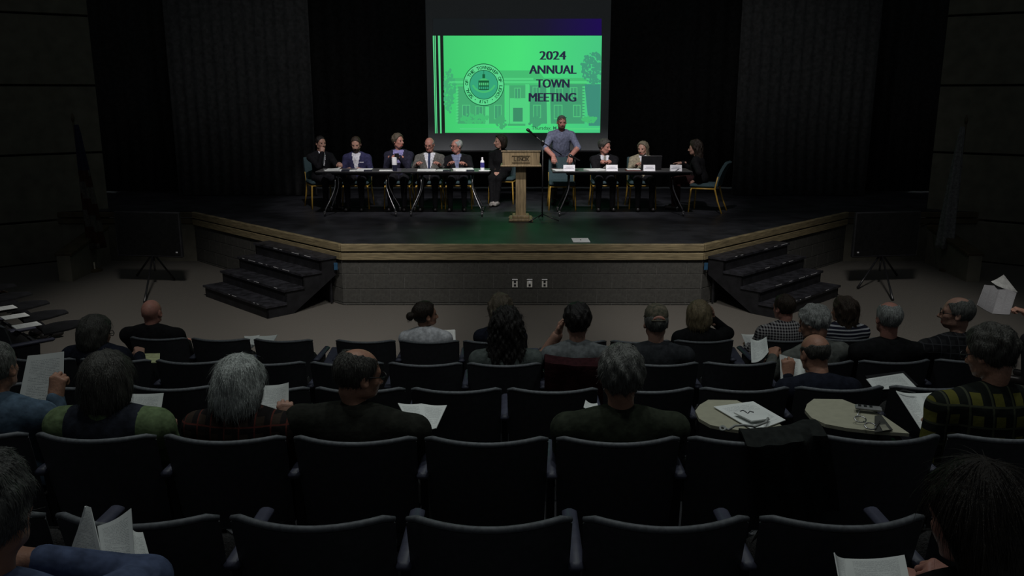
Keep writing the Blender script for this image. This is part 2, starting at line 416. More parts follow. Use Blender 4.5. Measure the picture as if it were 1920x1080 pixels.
def grad_emit(name, cA, cB, p0, p1, cC=None, nscale=2.0, namt=.1, bpos=.5):
    m = bpy.data.materials.new(name); m.use_nodes = True; N, L = nodes_of(m); N.remove(N['Principled BSDF'])
    e = N.new('ShaderNodeEmission'); L.new(e.outputs[0], N['Material Output'].inputs[0])
    tc = N.new('ShaderNodeTexCoord'); mp = N.new('ShaderNodeMapping'); mp.vector_type = 'POINT'
    d = (p1-p0); sc = 1/d.length_squared
    dt = N.new('ShaderNodeVectorMath'); dt.operation = 'SUBTRACT'; dt.inputs[1].default_value = p0; L.new(tc.outputs['Object'], dt.inputs[0])
    dp = N.new('ShaderNodeVectorMath'); dp.operation = 'DOT_PRODUCT'; dp.inputs[1].default_value = d*sc; L.new(dt.outputs[0], dp.inputs[0])
    nz = N.new('ShaderNodeTexNoise'); nz.inputs['Scale'].default_value = nscale; nz.inputs['Detail'].default_value = 5; L.new(tc.outputs['Object'], nz.inputs['Vector'])
    ma = N.new('ShaderNodeMath'); ma.operation = 'MULTIPLY_ADD'; ma.inputs[1].default_value = namt*2; L.new(nz.outputs['Fac'], ma.inputs[0]); L.new(dp.outputs['Value'], ma.inputs[2])
    sb = N.new('ShaderNodeMath'); sb.operation = 'SUBTRACT'; sb.inputs[1].default_value = namt; L.new(ma.outputs[0], sb.inputs[0])
    cr = N.new('ShaderNodeValToRGB'); cr.color_ramp.elements[0].color = (*cA, 1); cr.color_ramp.elements[1].color = (*cB, 1)
    if cC: k = cr.color_ramp.elements.new(bpos); k.color = (*cC, 1)
    L.new(sb.outputs[0], cr.inputs[0]); L.new(cr.outputs[0], e.inputs[0]); return m
E_bg = grad_emit('slide_green', srgb(66, 200, 112), srgb(70, 196, 128), W(832, 150, YS), W(1128, 170, YS), srgb(72, 222, 120), 1.2, .06, .45)
E_lav = grad_emit('slide_purple_band', srgb(24, 28, 30), srgb(30, 14, 78), W(880, 50, YS), W(1128, 50, YS), srgb(26, 24, 46), 1, .03, .55)
E_stripe = emit('slide_stripe', srgb(92, 214, 138))
E_mid = emit('slide_mid_green', srgb(68, 186, 112)); E_wallc = emit('slide_wall_green', srgb(68, 166, 110)); E_walld = emit('slide_dark_green', srgb(66, 154, 110))
E_light = emit('slide_light_green', srgb(80, 208, 126)); E_pale = emit('slide_pale_green', srgb(80, 194, 122)); E_tree = emit('slide_tree', srgb(66, 172, 114)); E_tree2 = emit('slide_tree_teal', srgb(64, 152, 118))
E_teal = emit('slide_wing', srgb(62, 140, 120)); E_text = emit('slide_text', srgb(38, 42, 62)); E_seal = emit('slide_seal_dark', srgb(24, 92, 56)); E_sealbg = emit('slide_seal_teal', srgb(54, 164, 122)); E_sealring = emit('slide_seal_ring', srgb(92, 214, 140)); E_door = emit('slide_door', srgb(60, 140, 102))
part(quadpx(SB(), 812, 35, 1128, 66.5, 0), 'purple_band', E_lav)
part(quadpx(SB(), 831, 67, 1128.5, 249, 1, 834.5, 1125), 'slide_background', E_bg)
for a, b, c, d in ((811.5, 813.6, 816, 817.6), (814.8, 816.8, 818.8, 820), (821, 825, 825.5, 828)):
    part(quadpx(SB(), a, 67, b, 250, 1, c, d), 'slide_stripe', E_stripe)
# the building in the slide's picture
Q = lambda nm, m, *r: [part(quadpx(SB(), *q), nm, m) for q in r]
Q('slide_building', E_mid, (848, 146, 1100, 160, 2), (930, 132, 1010, 146, 2, 905, 1020))
Q('slide_brick_wing', E_wallc, (858, 162, 946, 232, 3), (952, 160, 990, 236, 3))
Q('slide_brick_wing', E_walld, (993, 160, 1036, 232, 3), (1036, 158, 1096, 232, 3))
Q('slide_side_wing', E_teal, (1096, 158, 1126, 236, 3, 1104, 1125))
Q('slide_cornice', E_light, (843, 152, 1104, 156, 4), (940, 146, 1000, 150, 4), (862, 240, 1125, 243, 4))
Q('slide_column', E_light, (948, 160, 955, 232, 5), (985, 158, 992, 236, 5), (1024, 158, 1031, 236, 5, 1026, 1033), (910, 200, 917, 234, 5))
Q('slide_portal', E_light, (956, 184, 986, 232, 5)); Q('slide_door', E_door, (962, 202, 980, 228, 6))
win = []
for x, y, wd, hh in ((868, 198, 12, 22), (893, 200, 11, 26), (928, 198, 11, 24), (966, 166, 9, 18), (1001, 198, 12, 22), (1040, 198, 13, 24), (1076, 198, 11, 20), (1000, 164, 11, 18), (1042, 166, 12, 18), (1070, 165, 11, 18)):
    part(quadpx(SB(), x-1.5, y-1.5, x+wd+1.5, y+hh+1.5, 6), 'slide_window_frame', E_pale)
    part(quadpx(SB(), x, y, x+wd/2-.5, y+hh, 7), 'slide_window_pane', E_walld); part(quadpx(SB(), x+wd/2+.5, y, x+wd, y+hh, 7), 'slide_window_pane', E_walld)
for k in range(12):
    part(quadpx(SB(), 856, 166+k*5.4, 860, 169+k*5.4, 6, 854, 859), 'slide_quoin', E_light); part(quadpx(SB(), 1092, 162+k*5.6, 1097, 165+k*5.6, 6), 'slide_quoin', E_light)
rng = random.Random(3)
def leafcloud(cx, cy, rx, ry, n, lay, m, nm, xmin=832, xmax=1127):
    mb = SB(); y = YS-.012-.0012*lay
    for _ in range(n):
        a = rng.random()*2*PI; q = rng.random()**.5; x = cx+math.cos(a)*q*rx; yy = cy+math.sin(a)*q*ry; r = 1.2+rng.random()*2.2
        pts = [W(min(xmax, max(xmin, x+r*math.cos(t)*(.7+.5*rng.random()))), yy+r*math.sin(t), y) for t in [2*PI*k/6 for k in range(6)]]
        mb.add(pts, [(5, 4, 3, 2, 1, 0)])
    part(mb, nm, m)
leafcloud(1112, 128, 22, 30, 230, 4, E_tree2, 'slide_tree'); leafcloud(842, 170, 12, 42, 170, 4, E_tree, 'slide_tree')
leafcloud(890, 222, 26, 9, 90, 8, E_mid, 'slide_shrub'); leafcloud(940, 228, 10, 12, 50, 8, E_wallc, 'slide_shrub'); leafcloud(1005, 228, 14, 8, 60, 8, E_walld, 'slide_shrub'); leafcloud(1105, 224, 14, 6, 40, 8, E_mid, 'slide_shrub')
# title lettering
mpp = (W(1001, 150, YS)-W(1000, 150, YS)).length
def put_text(txt, px, py, hpx, wpx, lay, m, nm, bold=.02, mb=None, ang=0.0, sp=1.0, heavy=0.0):
    vs, fs = text_mesh(txt, 1.0, bold, sp)
    x0 = min(v.x for v in vs); x1 = max(v.x for v in vs); y0 = min(v.y for v in vs); y1 = max(v.y for v in vs)
    kx = wpx*mpp/(x1-x0); ky = hpx*mpp/(y1-y0); c = W(px, py, YS-.012-.0012*lay)
    out = []
    for v in vs:
        a, b = (v.x-(x0+x1)/2)*kx, (v.y-(y0+y1)/2)*ky
        out.append((c.x+a*math.cos(ang)-b*math.sin(ang), c.y, c.z+a*math.sin(ang)+b*math.cos(ang)))
    own = mb is None; mb = mb or SB()
    for sh_ in ((-heavy, 0, heavy) if heavy else (0,)): mb.add([(v[0]+sh_*mpp, v[1]-abs(sh_)*.0004, v[2]) for v in out], fs)
    if own: part(mb, nm, m)
put_text('2024', 1036.5, 104, 15.5, 48, 10, E_text, 'slide_lettering', 0.0, heavy=1.0)
put_text('ANNUAL', 1036.5, 130.5, 15.5, 87, 10, E_text, 'slide_lettering', 0.0, heavy=1.0)
put_text('TOWN', 1036.5, 156.5, 15.5, 61, 10, E_text, 'slide_lettering', 0.0, heavy=1.0)
put_text('MEETING', 1036, 182.5, 16, 88, 10, E_text, 'slide_lettering', 0.0, heavy=1.0)
put_text('Thursday, M', 1020, 241, 8.5, 47, 10, emit('slide_small_text', srgb(40, 104, 72)), 'slide_lettering', .012)
# town seal
def ring(cx, cy, r0, r1, lay, m, nm, n=64):
    mb = SB(); y = YS-.012-.0012*lay; c = W(cx, cy, y); vs = []
    for k in range(n):
        a = 2*PI*k/n
        for r in (r0, r1): vs.append((c.x+r*mpp*math.cos(a), y, c.z+r*mpp*math.sin(a)))
    fs = [(2*k, 2*((k+1) % n), 2*((k+1) % n)+1, 2*k+1) for k in range(n)]
    part(mb.add(vs, fs), nm, m)
scx, scy = 907, 159
ring(scx, scy, 0.2, 38.6, 9, E_seal, 'seal_rim'); ring(scx, scy, .2, 37.2, 10, E_sealring, 'seal_band')
ring(scx, scy, .2, 27, 11, E_seal, 'seal_inner_rim'); ring(scx, scy, .2, 25.8, 12, E_sealbg, 'seal_field')
mb = SB(); word = 'SEAL OF THE TOWNSHIP OF LENOX'; n = len(word)
for i, ch in enumerate(word):
    if ch == ' ': continue
    th = R_(225 - i*270/(n-1)); r = 32.2
    put_text(ch, scx+r*math.cos(th), scy-r*math.sin(th), 6.2, 2.2 if ch == 'I' else 5.2 if ch != 'W' else 6.6, 13, None, '', .02, mb, th-PI/2)
part(mb, 'seal_lettering', E_seal)
mb = SB()
for i, ch in enumerate('1767'):
    th = R_(258+i*8.2); put_text(ch, scx+32.2*math.cos(th), scy-32.2*math.sin(th), 5.8, 3.4 if ch != '1' else 2.2, 13, None, '', .02, mb, th+PI/2)
part(mb, 'seal_year', E_seal)
for th in (240, 300): ring(scx+32*math.cos(R_(th)), scy-32*math.sin(R_(th)), .05, 1.0, 13, E_seal, 'seal_dot', 12)
part(quadpx(SB(), 897, 151, 917, 169, 13), 'seal_courthouse', E_seal)
for k in range(5): part(quadpx(SB(), 898.3+k*3.8, 155, 900.6+k*3.8, 160, 14), 'seal_window', E_pale); part(quadpx(SB(), 898.3+k*3.8, 162.5, 900.6+k*3.8, 167, 14), 'seal_window', E_sealbg)
part(quadpx(SB(), 904, 147, 910, 151, 13, 897, 917), 'seal_roof', E_mid)
part(quadpx(SB(), 904.5, 139, 909.5, 147, 13), 'seal_cupola', E_seal); part(quadpx(SB(), 906.6, 132, 907.4, 139, 13), 'seal_spire', E_seal)
mb = SB(); c = W(scx, 150, YS-.012-.0012*14); vs = []
for k in range(17):
    a = R_(205+k*130/16)
    for r in (20, 23.5): vs.append((c.x+r*mpp*math.cos(a)*1.05, c.y, c.z+r*mpp*math.sin(a)))
mb.add(vs, [(2*k, 2*k+1, 2*k+3, 2*k+2) for k in range(16)]); part(mb, 'seal_ribbon', E_mid)

# ================================================================== auditorium seats
PITCH_X = .54
def back_fn(x0, x1, z0, z1, sag=.09, off=0.0, round_=.035):
    def fn(u, v):
        z = z0+(z1-z0)*v; wq = 1-.06*(1-v)
        x = (x0+(x1-x0)*u)*wq
        t = abs(2*u-1)
        zz = z - (.012*max(0, (t-.93)/.07)**2 if v > .99 else 0)
        return (x, .012+sag*(x/.25)**2 + (.83-z)*.24+off, zz)
    return fn
def make_seat(folded=True, tablet=False, tabside=1, left_end=False, tabmat=None):
    root = empty('auditorium_seat')
    # shell seen from behind, with a thicker rolled rim
    b = MB().sheet(back_fn(-.25, .25, .30, .82), 14, 6, .016).build('back_shell', M_navy, root, True); autosmooth(b)
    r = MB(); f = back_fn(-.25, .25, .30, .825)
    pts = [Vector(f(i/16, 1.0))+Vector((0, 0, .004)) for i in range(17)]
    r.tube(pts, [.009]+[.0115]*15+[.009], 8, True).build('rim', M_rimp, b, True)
    c = MB().sheet(back_fn(-.22, .22, .36, .78, off=.035), 10, 5, .05).build('back_cushion', M_upholst, root, True); autosmooth(c, 60)
    if folded:
        m = MB().box((0, .27, .50), (.44, .09, .34), rot=(R_(-10), 0, 0), bev=.035)
        sp = m.build('seat_cushion', M_upholst, root); autosmooth(sp, 60)
        MB().box((0, .33, .49), (.40, .025, .30), rot=(R_(-10), 0, 0), bev=.01).build('seat_pan', M_navy, sp)
    else:
        m = MB().box((0, .36, .40), (.46, .44, .09), rot=(R_(4), 0, 0), bev=.035)
        sp = m.build('seat_cushion', M_upholst, root); autosmooth(sp, 60)
        MB().box((0, .36, .345), (.42, .38, .025), rot=(R_(4), 0, 0), bev=.01).build('seat_pan', M_navy, sp)
    for s in ((-1, 1) if left_end else (1,)):
        x = s*PITCH_X/2
        st = MB(); st.prism([(.16, 0), (.40, 0), (.36, .05), (.33, .3), (.36, .62), (.16, .62), (.2, .3), (.19, .05)], -.016, .016, lambda v, x=x: (x+v.z, v.x, v.y))
        so = st.build('standard', M_iron, root)
        MB().box((x, .29, .012), (.07, .32, .024), bev=.005).build('foot_plate', M_iron, so)
        ar = MB().box((x, .30, .642), (.052, .38, .034), bev=.012).build('armrest', M_navyarm, root); autosmooth(ar, 50)
    if tablet:
        n = 14; poly = []
        s = tabside
        # D-shaped writing tablet hinged on the armrest
        base = [(.27, .42), (.27, .56), (.16, .86)] if s > 0 else None
        poly = [(.285, .40), (.265, .62), (.16, .84)] + [(.02+.10*math.sin(a)*1.2-.0, .80+.05*math.cos(a)) for a in [0]] + [(-.04, .78), (-.08, .70), (-.085, .60), (-.05, .52), (.03, .47), (.14, .43)]
        t = MB().prism([(x*s, y) for x, y in (poly if s > 0 else poly[::-1])], .692, .708).build('writing_tablet', tabmat or M_beige, root)
        MB().tube([(.265*s, .40, .64), (.262*s, .46, .67), (.2*s, .5, .69)], .014, 8).build('hinge_arm', M_iron, t, True)
    return root
proto = {}
ROWWORD = {5: 'front row nearest the stage', 4: 'second row from the stage', 3: 'third row from the stage', 2: 'fourth row from the stage', 1: 'nearest full row', 0: 'row at the bottom edge of the picture'}
ORD = ['first', 'second', 'third', 'fourth', 'fifth', 'sixth', 'seventh', 'eighth', 'ninth', 'tenth', 'eleventh', 'twelfth', 'thirteenth', 'fourteenth', 'fifteenth']
def row_pose(row, X):
    return Vector((X, ROWY[row]+(X-CX)**2/100, ROWZ[row])), (X-CX)/50
SEATS = {}
def place_seat(loc, rz, folded, tablet, left_end, label, group='auditorium seats', tabmat=None):
    k = (folded, tablet, left_end, tabmat)
    if proto.get(k) is None: o = make_seat(folded, tablet, 1, left_end, tabmat); proto[k] = o
    else: o = copy_tree(proto[k])
    o.location = loc; o.rotation_euler = (0, 0, rz); tag(o, label, 'seat', group); return o
# seat centres (m from the camera axis) and which are taken / carry a tablet
rows = {
 1: ([-.07+PITCH_X*i for i in range(-3, 4)], set(), set()),
 2: ([-.105+PITCH_X*i for i in range(-4, 5)], {-4, -3, -2, -1, 1, 4}, {2, 3}),
 3: ([-.313+PITCH_X*i for i in range(-5, 7)], {4}, set()),
 4: ([-.054+PITCH_X*i for i in range(-6, 7)], {-5, 0, 1, 2, 4, 5, 6}, set()),
}
first = {1: -3, 2: -4, 3: -5, 4: -6}
SX = {}
for r, (xs, occ, tabs) in rows.items():
    for k, X in enumerate(xs):
        i = first[r]+k; p, rz = row_pose(r, X); SX[(r, i)] = X
        place_seat(p, rz, i not in occ, i in tabs, k == 0, 'navy theatre seat in the %s, %s from the left' % (ROWWORD[r], ORD[k]))
xs5 = []
for g in range(-1, 3):
    for q in range(3): xs5.append((-.70+g*1.784+(q-1)*PITCH_X, q))
occ5 = {0, 4, 5, 8, 9, 10}
for k, (X, q) in enumerate(xs5[:-1]):
    p, rz = row_pose(5, X); SX[(5, k)] = X
    place_seat(p, rz, k not in occ5, False, q == 0, 'navy theatre seat in the %s, %s from the left' % (ROWWORD[5], ORD[k]))
# folded tablets standing in the wide gaps of the front row
for k, X in enumerate((-1.592, .192, 1.976)):
    p, rz = row_pose(5, X)
    t = empty('folded_writing_tablet', p, rz, ('blue folded writing tablet in the front row gap left of the bun-haired woman', 'blue folded writing tablet in the front row gap beside the man in grey', 'blue folded writing tablet in the front row gap beside the checked shirt')[k], 'tablet')
    MB().box((0, .36, .60), (.10, .34, .03), rot=(R_(8), 0, 0), bev=.01).build('panel', M_navyarm, t)
    MB().prism([(.2, 0), (.42, 0), (.36, .06), (.34, .58), (.26, .58), (.26, .06)], -.02, .02, lambda v: (v.z, v.x, v.y)).build('post', M_iron, t)
# seats of the bottom row that carry the two people at the picture's corners
for X, lb in ((-1.02, 'left'), (.90, 'right')):
    p, rz = row_pose(0, X); place_seat(p, rz, False, False, True, 'navy theatre seat at the bottom %s corner under a reader' % lb)
# side blocks turned towards the stage
for k in range(5):
    p = Vector((-4.78-.40*k, 7.45+.40*k, 0))
    place_seat(p, R_(-45), k != 4, True, k == 0, 'navy seat with writing tablet at the far left edge, %s from the camera' % ORD[k], tabmat=M_black)
for k in range(3):
    p = Vector((5.35+.40*k, 7.3+.40*k, 0))
    place_seat(p, R_(45), k != 1, False, k == 0, 'navy seat at the far right edge, %s from the camera' % ORD[k])

# ================================================================== implicit-surface modelling for people
def smin(a, b, k):
    h = np.maximum(k-np.abs(a-b), 0)/k
    return np.minimum(a, b)-h*h*k*.25
class Vol:
    """signed distance field on a grid, with a label for each primitive"""
    def __init__(s, lo, hi, h):
        s.h = h; s.lo = np.array(lo, np.float32)-3*h; n = np.ceil((np.array(hi)-s.lo)/h).astype(int)+4
        s.n = n; s.D = np.full(n, .5, np.float32); s.B = np.full(n, 1.0, np.float32); s.L = np.zeros(n, np.int8)
        s.ax = [s.lo[i]+h*np.arange(n[i], dtype=np.float32) for i in range(3)]
    def sub(s, lo, hi):
        a = np.clip(np.floor((np.array(lo)-s.lo)/s.h).astype(int), 0, s.n-1); b = np.clip(np.ceil((np.array(hi)-s.lo)/s.h).astype(int)+1, 1, s.n)
        sl = tuple(slice(a[i], max(b[i], a[i]+1)) for i in range(3))
        X, Y, Z = np.meshgrid(s.ax[0][sl[0]], s.ax[1][sl[1]], s.ax[2][sl[2]], indexing='ij')
        return sl, X, Y, Z
    def put(s, sl, d, lab, k):
        s.D[sl] = smin(s.D[sl], d, k); m = d < s.B[sl]
        s.B[sl] = np.where(m, d, s.B[sl]); s.L[sl] = np.where(m, lab, s.L[sl])
    def cone(s, a, b, ra, rb, lab=0, k=.03):
        a = np.array(a, np.float32); b = np.array(b, np.float32); r = max(ra, rb)+.08
        sl, X, Y, Z = s.sub(np.minimum(a, b)-r, np.maximum(a, b)+r)
        d = b-a; L2 = float(d@d)+1e-9
        t = np.clip(((X-a[0])*d[0]+(Y-a[1])*d[1]+(Z-a[2])*d[2])/L2, 0, 1)
        q = np.sqrt((X-a[0]-t*d[0])**2+(Y-a[1]-t*d[1])**2+(Z-a[2]-t*d[2])**2)-(ra+(rb-ra)*t)
        s.put(sl, q, lab, k)
    def ell_d(s, X, Y, Z, c, r, R):
        P = np.stack([X-c[0], Y-c[1], Z-c[2]])
        if R is not None: P = np.tensordot(np.array(R, np.float32).T, P, 1)
        r = np.array(r, np.float32).reshape(3, 1, 1, 1)
        k0 = np.sqrt(((P/r)**2).sum(0))+1e-6; k1 = np.sqrt(((P/(r*r))**2).sum(0))+1e-6
        return k0*(k0-1)/k1
    def ell(s, c, r, lab=0, k=.03, R=None, cut=False):
        m = max(r)+.08; sl, X, Y, Z = s.sub(np.array(c)-m, np.array(c)+m)
        d = s.ell_d(X, Y, Z, c, r, R)
        if cut: s.D[sl] = -smin(-s.D[sl], d, k)
        else: s.put(sl, d, lab, k)
    def mesh(s):
        D = s.D; In = D < 0; n = s.n
        c = np.zeros(n-1, np.int8)
        for i in (0, 1):
            for j in (0, 1):
                for k in (0, 1): c += In[i:n[0]-1+i, j:n[1]-1+j, k:n[2]-1+k]
        act = (c > 0) & (c < 8); idx = np.argwhere(act); vid = np.full(n-1, -1, np.int32); vid[act] = np.arange(len(idx))
        pos = np.zeros((len(idx), 3), np.float32); cnt = np.zeros(len(idx), np.float32)
        cs = [np.array((i, j, k)) for i in (0, 1) for j in (0, 1) for k in (0, 1)]
        for a in cs:
            for ax in range(3):
                if a[ax]: continue
                b = a.copy(); b[ax] = 1; ia = idx+a; ib = idx+b
                va = D[ia[:, 0], ia[:, 1], ia[:, 2]]; vb = D[ib[:, 0], ib[:, 1], ib[:, 2]]
                m = (va < 0) != (vb < 0); t = np.where(m, va/np.where(m, va-vb, 1), 0)
                pos[m] += (a+t[:, None]*(b-a))[m]; cnt[m] += 1
        V = idx+pos/cnt[:, None]; Fs = []
        for ax in range(3):
            u, v = (ax+1) % 3, (ax+2) % 3
            s0 = [slice(None)]*3; s1 = [slice(None)]*3; s0[ax] = slice(0, n[ax]-1); s1[ax] = slice(1, n[ax])
            e = In[tuple(s0)] != In[tuple(s1)]; q = np.argwhere(e)
            q = q[(q[:, u] > 0) & (q[:, v] > 0) & (q[:, u] < n[u]-1) & (q[:, v] < n[v]-1)]
            if not len(q): continue
            eu = np.zeros(3, int); ev = np.zeros(3, int); eu[u] = 1; ev[v] = 1
            g = lambda p: vid[p[:, 0], p[:, 1], p[:, 2]]
            quad = np.stack([g(q), g(q-eu), g(q-eu-ev), g(q-ev)], 1)
            ins = In[q[:, 0], q[:, 1], q[:, 2]]
            quad[~ins] = quad[~ins][:, ::-1]; Fs.append(quad)
        Fq = np.concatenate(Fs)
        ri = np.clip(np.rint(V).astype(int), 0, n-1); lab = s.L[ri[:, 0], ri[:, 1], ri[:, 2]]
        P = s.lo+V*s.h
        fl = lab[Fq[:, 0]]
        return P.astype(np.float32), Fq, fl
def np_mesh(name, P, Fq, mats, mi=None, smooth=True):
    me = bpy.data.meshes.new(name); nf = len(Fq); k = Fq.shape[1]
    me.vertices.add(len(P)); me.vertices.foreach_set('co', np.ascontiguousarray(P, np.float32).ravel())
    me.loops.add(nf*k); me.loops.foreach_set('vertex_index', np.ascontiguousarray(Fq, np.int32).ravel())
    me.polygons.add(nf); me.polygons.foreach_set('loop_start', np.arange(0, nf*k, k, dtype=np.int32)); me.polygons.foreach_set('loop_total', np.full(nf, k, np.int32))
    for m in mats: me.materials.append(m)
    if mi is not None: me.polygons.foreach_set('material_index', np.ascontiguousarray(mi, np.int32))
    me.update(calc_edges=True); me.validate()
    if smooth: me.polygons.foreach_set('use_smooth', [True]*len(me.polygons))
    return me
def rotm(yaw, pitch, roll): return np.array(Euler((pitch, roll, yaw), 'YXZ').to_matrix(), np.float32) if False else np.array((Matrix.Rotation(yaw, 3, 'Z') @ Matrix.Rotation(pitch, 3, 'X') @ Matrix.Rotation(roll, 3, 'Y')), np.float32)

# ---- hands (right hand: fingers +y, palm -z, thumb -x)
HANDS = {}
def hand(kind):
    if kind in HANDS: return HANDS[kind]
    curl = {'relaxed': (25, 35, 20), 'grip': (55, 70, 35), 'pinch': (60, 45, 20), 'fist': (80, 95, 60), 'flat': (5, 8, 5)}[kind]
    v = Vol((-.09, -.07, -.11), (.07, .21, .05), .0045)
    v.cone((0, -.06, 0), (0, .0, 0), .025, .025, 0, .02)
    kx = (-.031, -.0105, .0105, .030); ln = (.072, .08, .074, .058)
    for i, x in enumerate(kx):
        kn = np.array((x, .088-.006*abs(i-1), .002)); v.cone((x*.55, .005, 0), kn, .018, .0115, 0, .018)
        p = kn; a = 0
        for j, fr in enumerate((.46, .31, .23)):
            a += R_(curl[j]+3*i); d = np.array((x*.12*(1-j*.5), math.cos(a), -math.sin(a))); q = p+d*ln[i]*fr
            v.cone(p, q, .0098-.001*j, .0088-.001*j, 0, .005); p = q
    t0 = np.array((-.02, .02, -.006))
    if kind in ('grip', 'pinch', 'fist'): t1, t2, t3 = (-.038, .05, -.028), (-.03, .08, -.042), (-.018, .10, -.046)
    else: t1, t2, t3 = (-.045, .048, -.014), (-.056, .08, -.024), (-.06, .105, -.03)
    v.cone(t0, t1, .018, .014, 0, .015); v.cone(t1, t2, .012, .0105, 0, .006); v.cone(t2, t3, .0105, .008, 0, .005)
    HANDS[kind] = v.mesh()[:2]; return HANDS[kind]

# ---- heads
HEADS = {}
def head_geo(female=False, beard=False):
    k = (female, beard)
    if k in HEADS: return HEADS[k]
    v = Vol((-.11, -.13, -.19), (.11, .14, .14), .0058)
    j = .92 if female else 1.0
    v.ell((0, -.012, .035), (.076, .098, .088), 0, .02)
    v.ell((0, .028, -.03), (.060*j, .066, .078), 0, .03)
    v.ell((0, .05, -.078), (.036*j, .036, .032), 0, .03)
    v.cone((-.036, .068, .03), (.036, .068, .03), .014, .014, 0, .02)          # brow
    v.cone((-.04, .06, -.015), (-.03, .07, -.03), .018, .014, 0, .02); v.cone((.04, .06, -.015), (.03, .07, -.03), .018, .014, 0, .02)  # cheeks
    v.cone((-.05*j, .0, -.055), (-.022, .062, -.088), .018, .014, 0, .025); v.cone((.05*j, .0, -.055), (.022, .062, -.088), .018, .014, 0, .025)  # jaw
    for s in (-1, 1): v.ell((s*.031, .094, .010), (.018, .014, .011), 0, .010, cut=True)
    v.cone((0, .086, .018), (0, .112, -.024), .008, .0125, 0, .012)            # nose
    v.cone((-.012, .098, -.03), (.012, .098, -.03), .008, .008, 0, .008)
    v.cone((-.02, .086, -.055), (.02, .086, -.055), .007, .007, 1, .006); v.cone((-.015, .086, -.065), (.015, .086, -.065), .008, .008, 1, .006)
    for s in (-1, 1):
        v.ell((s*.080, -.012, .0), (.010, .021, .033), 0, .008, R=Euler((R_(10), 0, R_(-s*20))).to_matrix())
        v.ell((s*.090, -.006, .004), (.008, .011, .018), 0, .006, cut=True)
    v.cone((0, -.022, -.03), (0, -.035, -.19), .054 if not female else .045, .056 if not female else .047, 0, .03)
    if beard:
        v.ell((0, .045, -.07), (.056, .056, .050), 2, .01); v.cone((-.022, .098, -.043), (.022, .098, -.043), .008, .008, 2, .006)
    P, Fq, fl = v.mesh(); HEADS[k] = (P, Fq, fl); return HEADS[k]
def hair_geo(style, seed=0):
    rs = np.random.RandomState(seed+11); ph = rs.rand(6)*6.28
    big = style in ('long', 'curly', 'bob', 'wavy')
    lo, hi = ((-.19, -.22, -.40), (.19, .14, .18)) if style in ('long', 'curly', 'wavy') else ((-.14, -.2, -.2), (.14, .14, .17))
    v = Vol(lo, hi, .0068 if big else .006)
    sl, X, Y, Z = v.sub(lo, hi)
    t = {'short': .010, 'full': .022, 'balding': .009, 'fringe': .005, 'buzz': .004, 'bun': .011, 'bob': .03, 'long': .02, 'curly': .035, 'wavy': .03}[style]
    d = v.ell_d(X, Y, Z, (0, -.014, .037), (.076+t, .098+t, .088+t), None)
    if style == 'bob':
        d = smin(d, v.ell_d(X, Y, Z, (0, -.035, -.02), (.108, .095, .095), None), .03); d = smin(d, v.ell_d(X, Y, Z, (0, -.045, -.06), (.092, .078, .07), None), .03)
    if style in ('long', 'wavy'):
        d = smin(d, v.ell_d(X, Y, Z, (0, -.05, -.06), (.105 if style == 'wavy' else .092, .075, .16), None), .04); d = smin(d, v.ell_d(X, Y, Z, (0, -.07, -.16), (.10 if style == 'wavy' else .085, .055, .13), None), .04)
    if style == 'curly':
        d = smin(d, v.ell_d(X, Y, Z, (0, -.04, -.05), (.125, .095, .15), None), .04); d = smin(d, v.ell_d(X, Y, Z, (0, -.07, -.19), (.135, .075, .17), None), .05)
    if style == 'bun':
        d = smin(d, v.ell_d(X, Y, Z, (0, -.145, .015), (.036, .034, .036), None), .012)
    amp = {'curly': .012, 'wavy': .008, 'full': .006, 'bob': .0035, 'long': .004}.get(style, .0025); fr = {'curly': 95, 'wavy': 70}.get(style, 75)
    nz = np.sin(X*fr+ph[0]+2*np.sin(Z*31+ph[1]))*np.sin(Y*fr*.9+ph[2]+1.5*np.sin(X*37))+.6*np.sin(Z*fr*(1 if style in ('curly', 'full') else .3)+ph[3])*np.sin(X*fr*1.7+ph[4])
    d = d+amp*nz
    # keep the face and ears free
    if style in ('long', 'curly', 'bob', 'wavy'): front = Y-np.where(Z > 0, .010+.58*Z, .010+.15*Z)
    else:
        front = Y-(.018+.52*Z); zl = -.072+np.clip((Y+.055)/.055, 0, 1)*.075
        d = np.maximum(d, (zl-Z)*.8)
    d = np.maximum(d, front*.85)
    if style in ('balding', 'fringe'):
        c = v.ell_d(X, Y, Z, (0, .03, .14) if style == 'balding' else (0, .02, .115), (.068, .115, .074) if style == 'balding' else (.104, .165, .092), None); d = np.maximum(d, -(c+.008*nz))
    v.D[sl] = d; P, Fq, fl = v.mesh(); return P, Fq
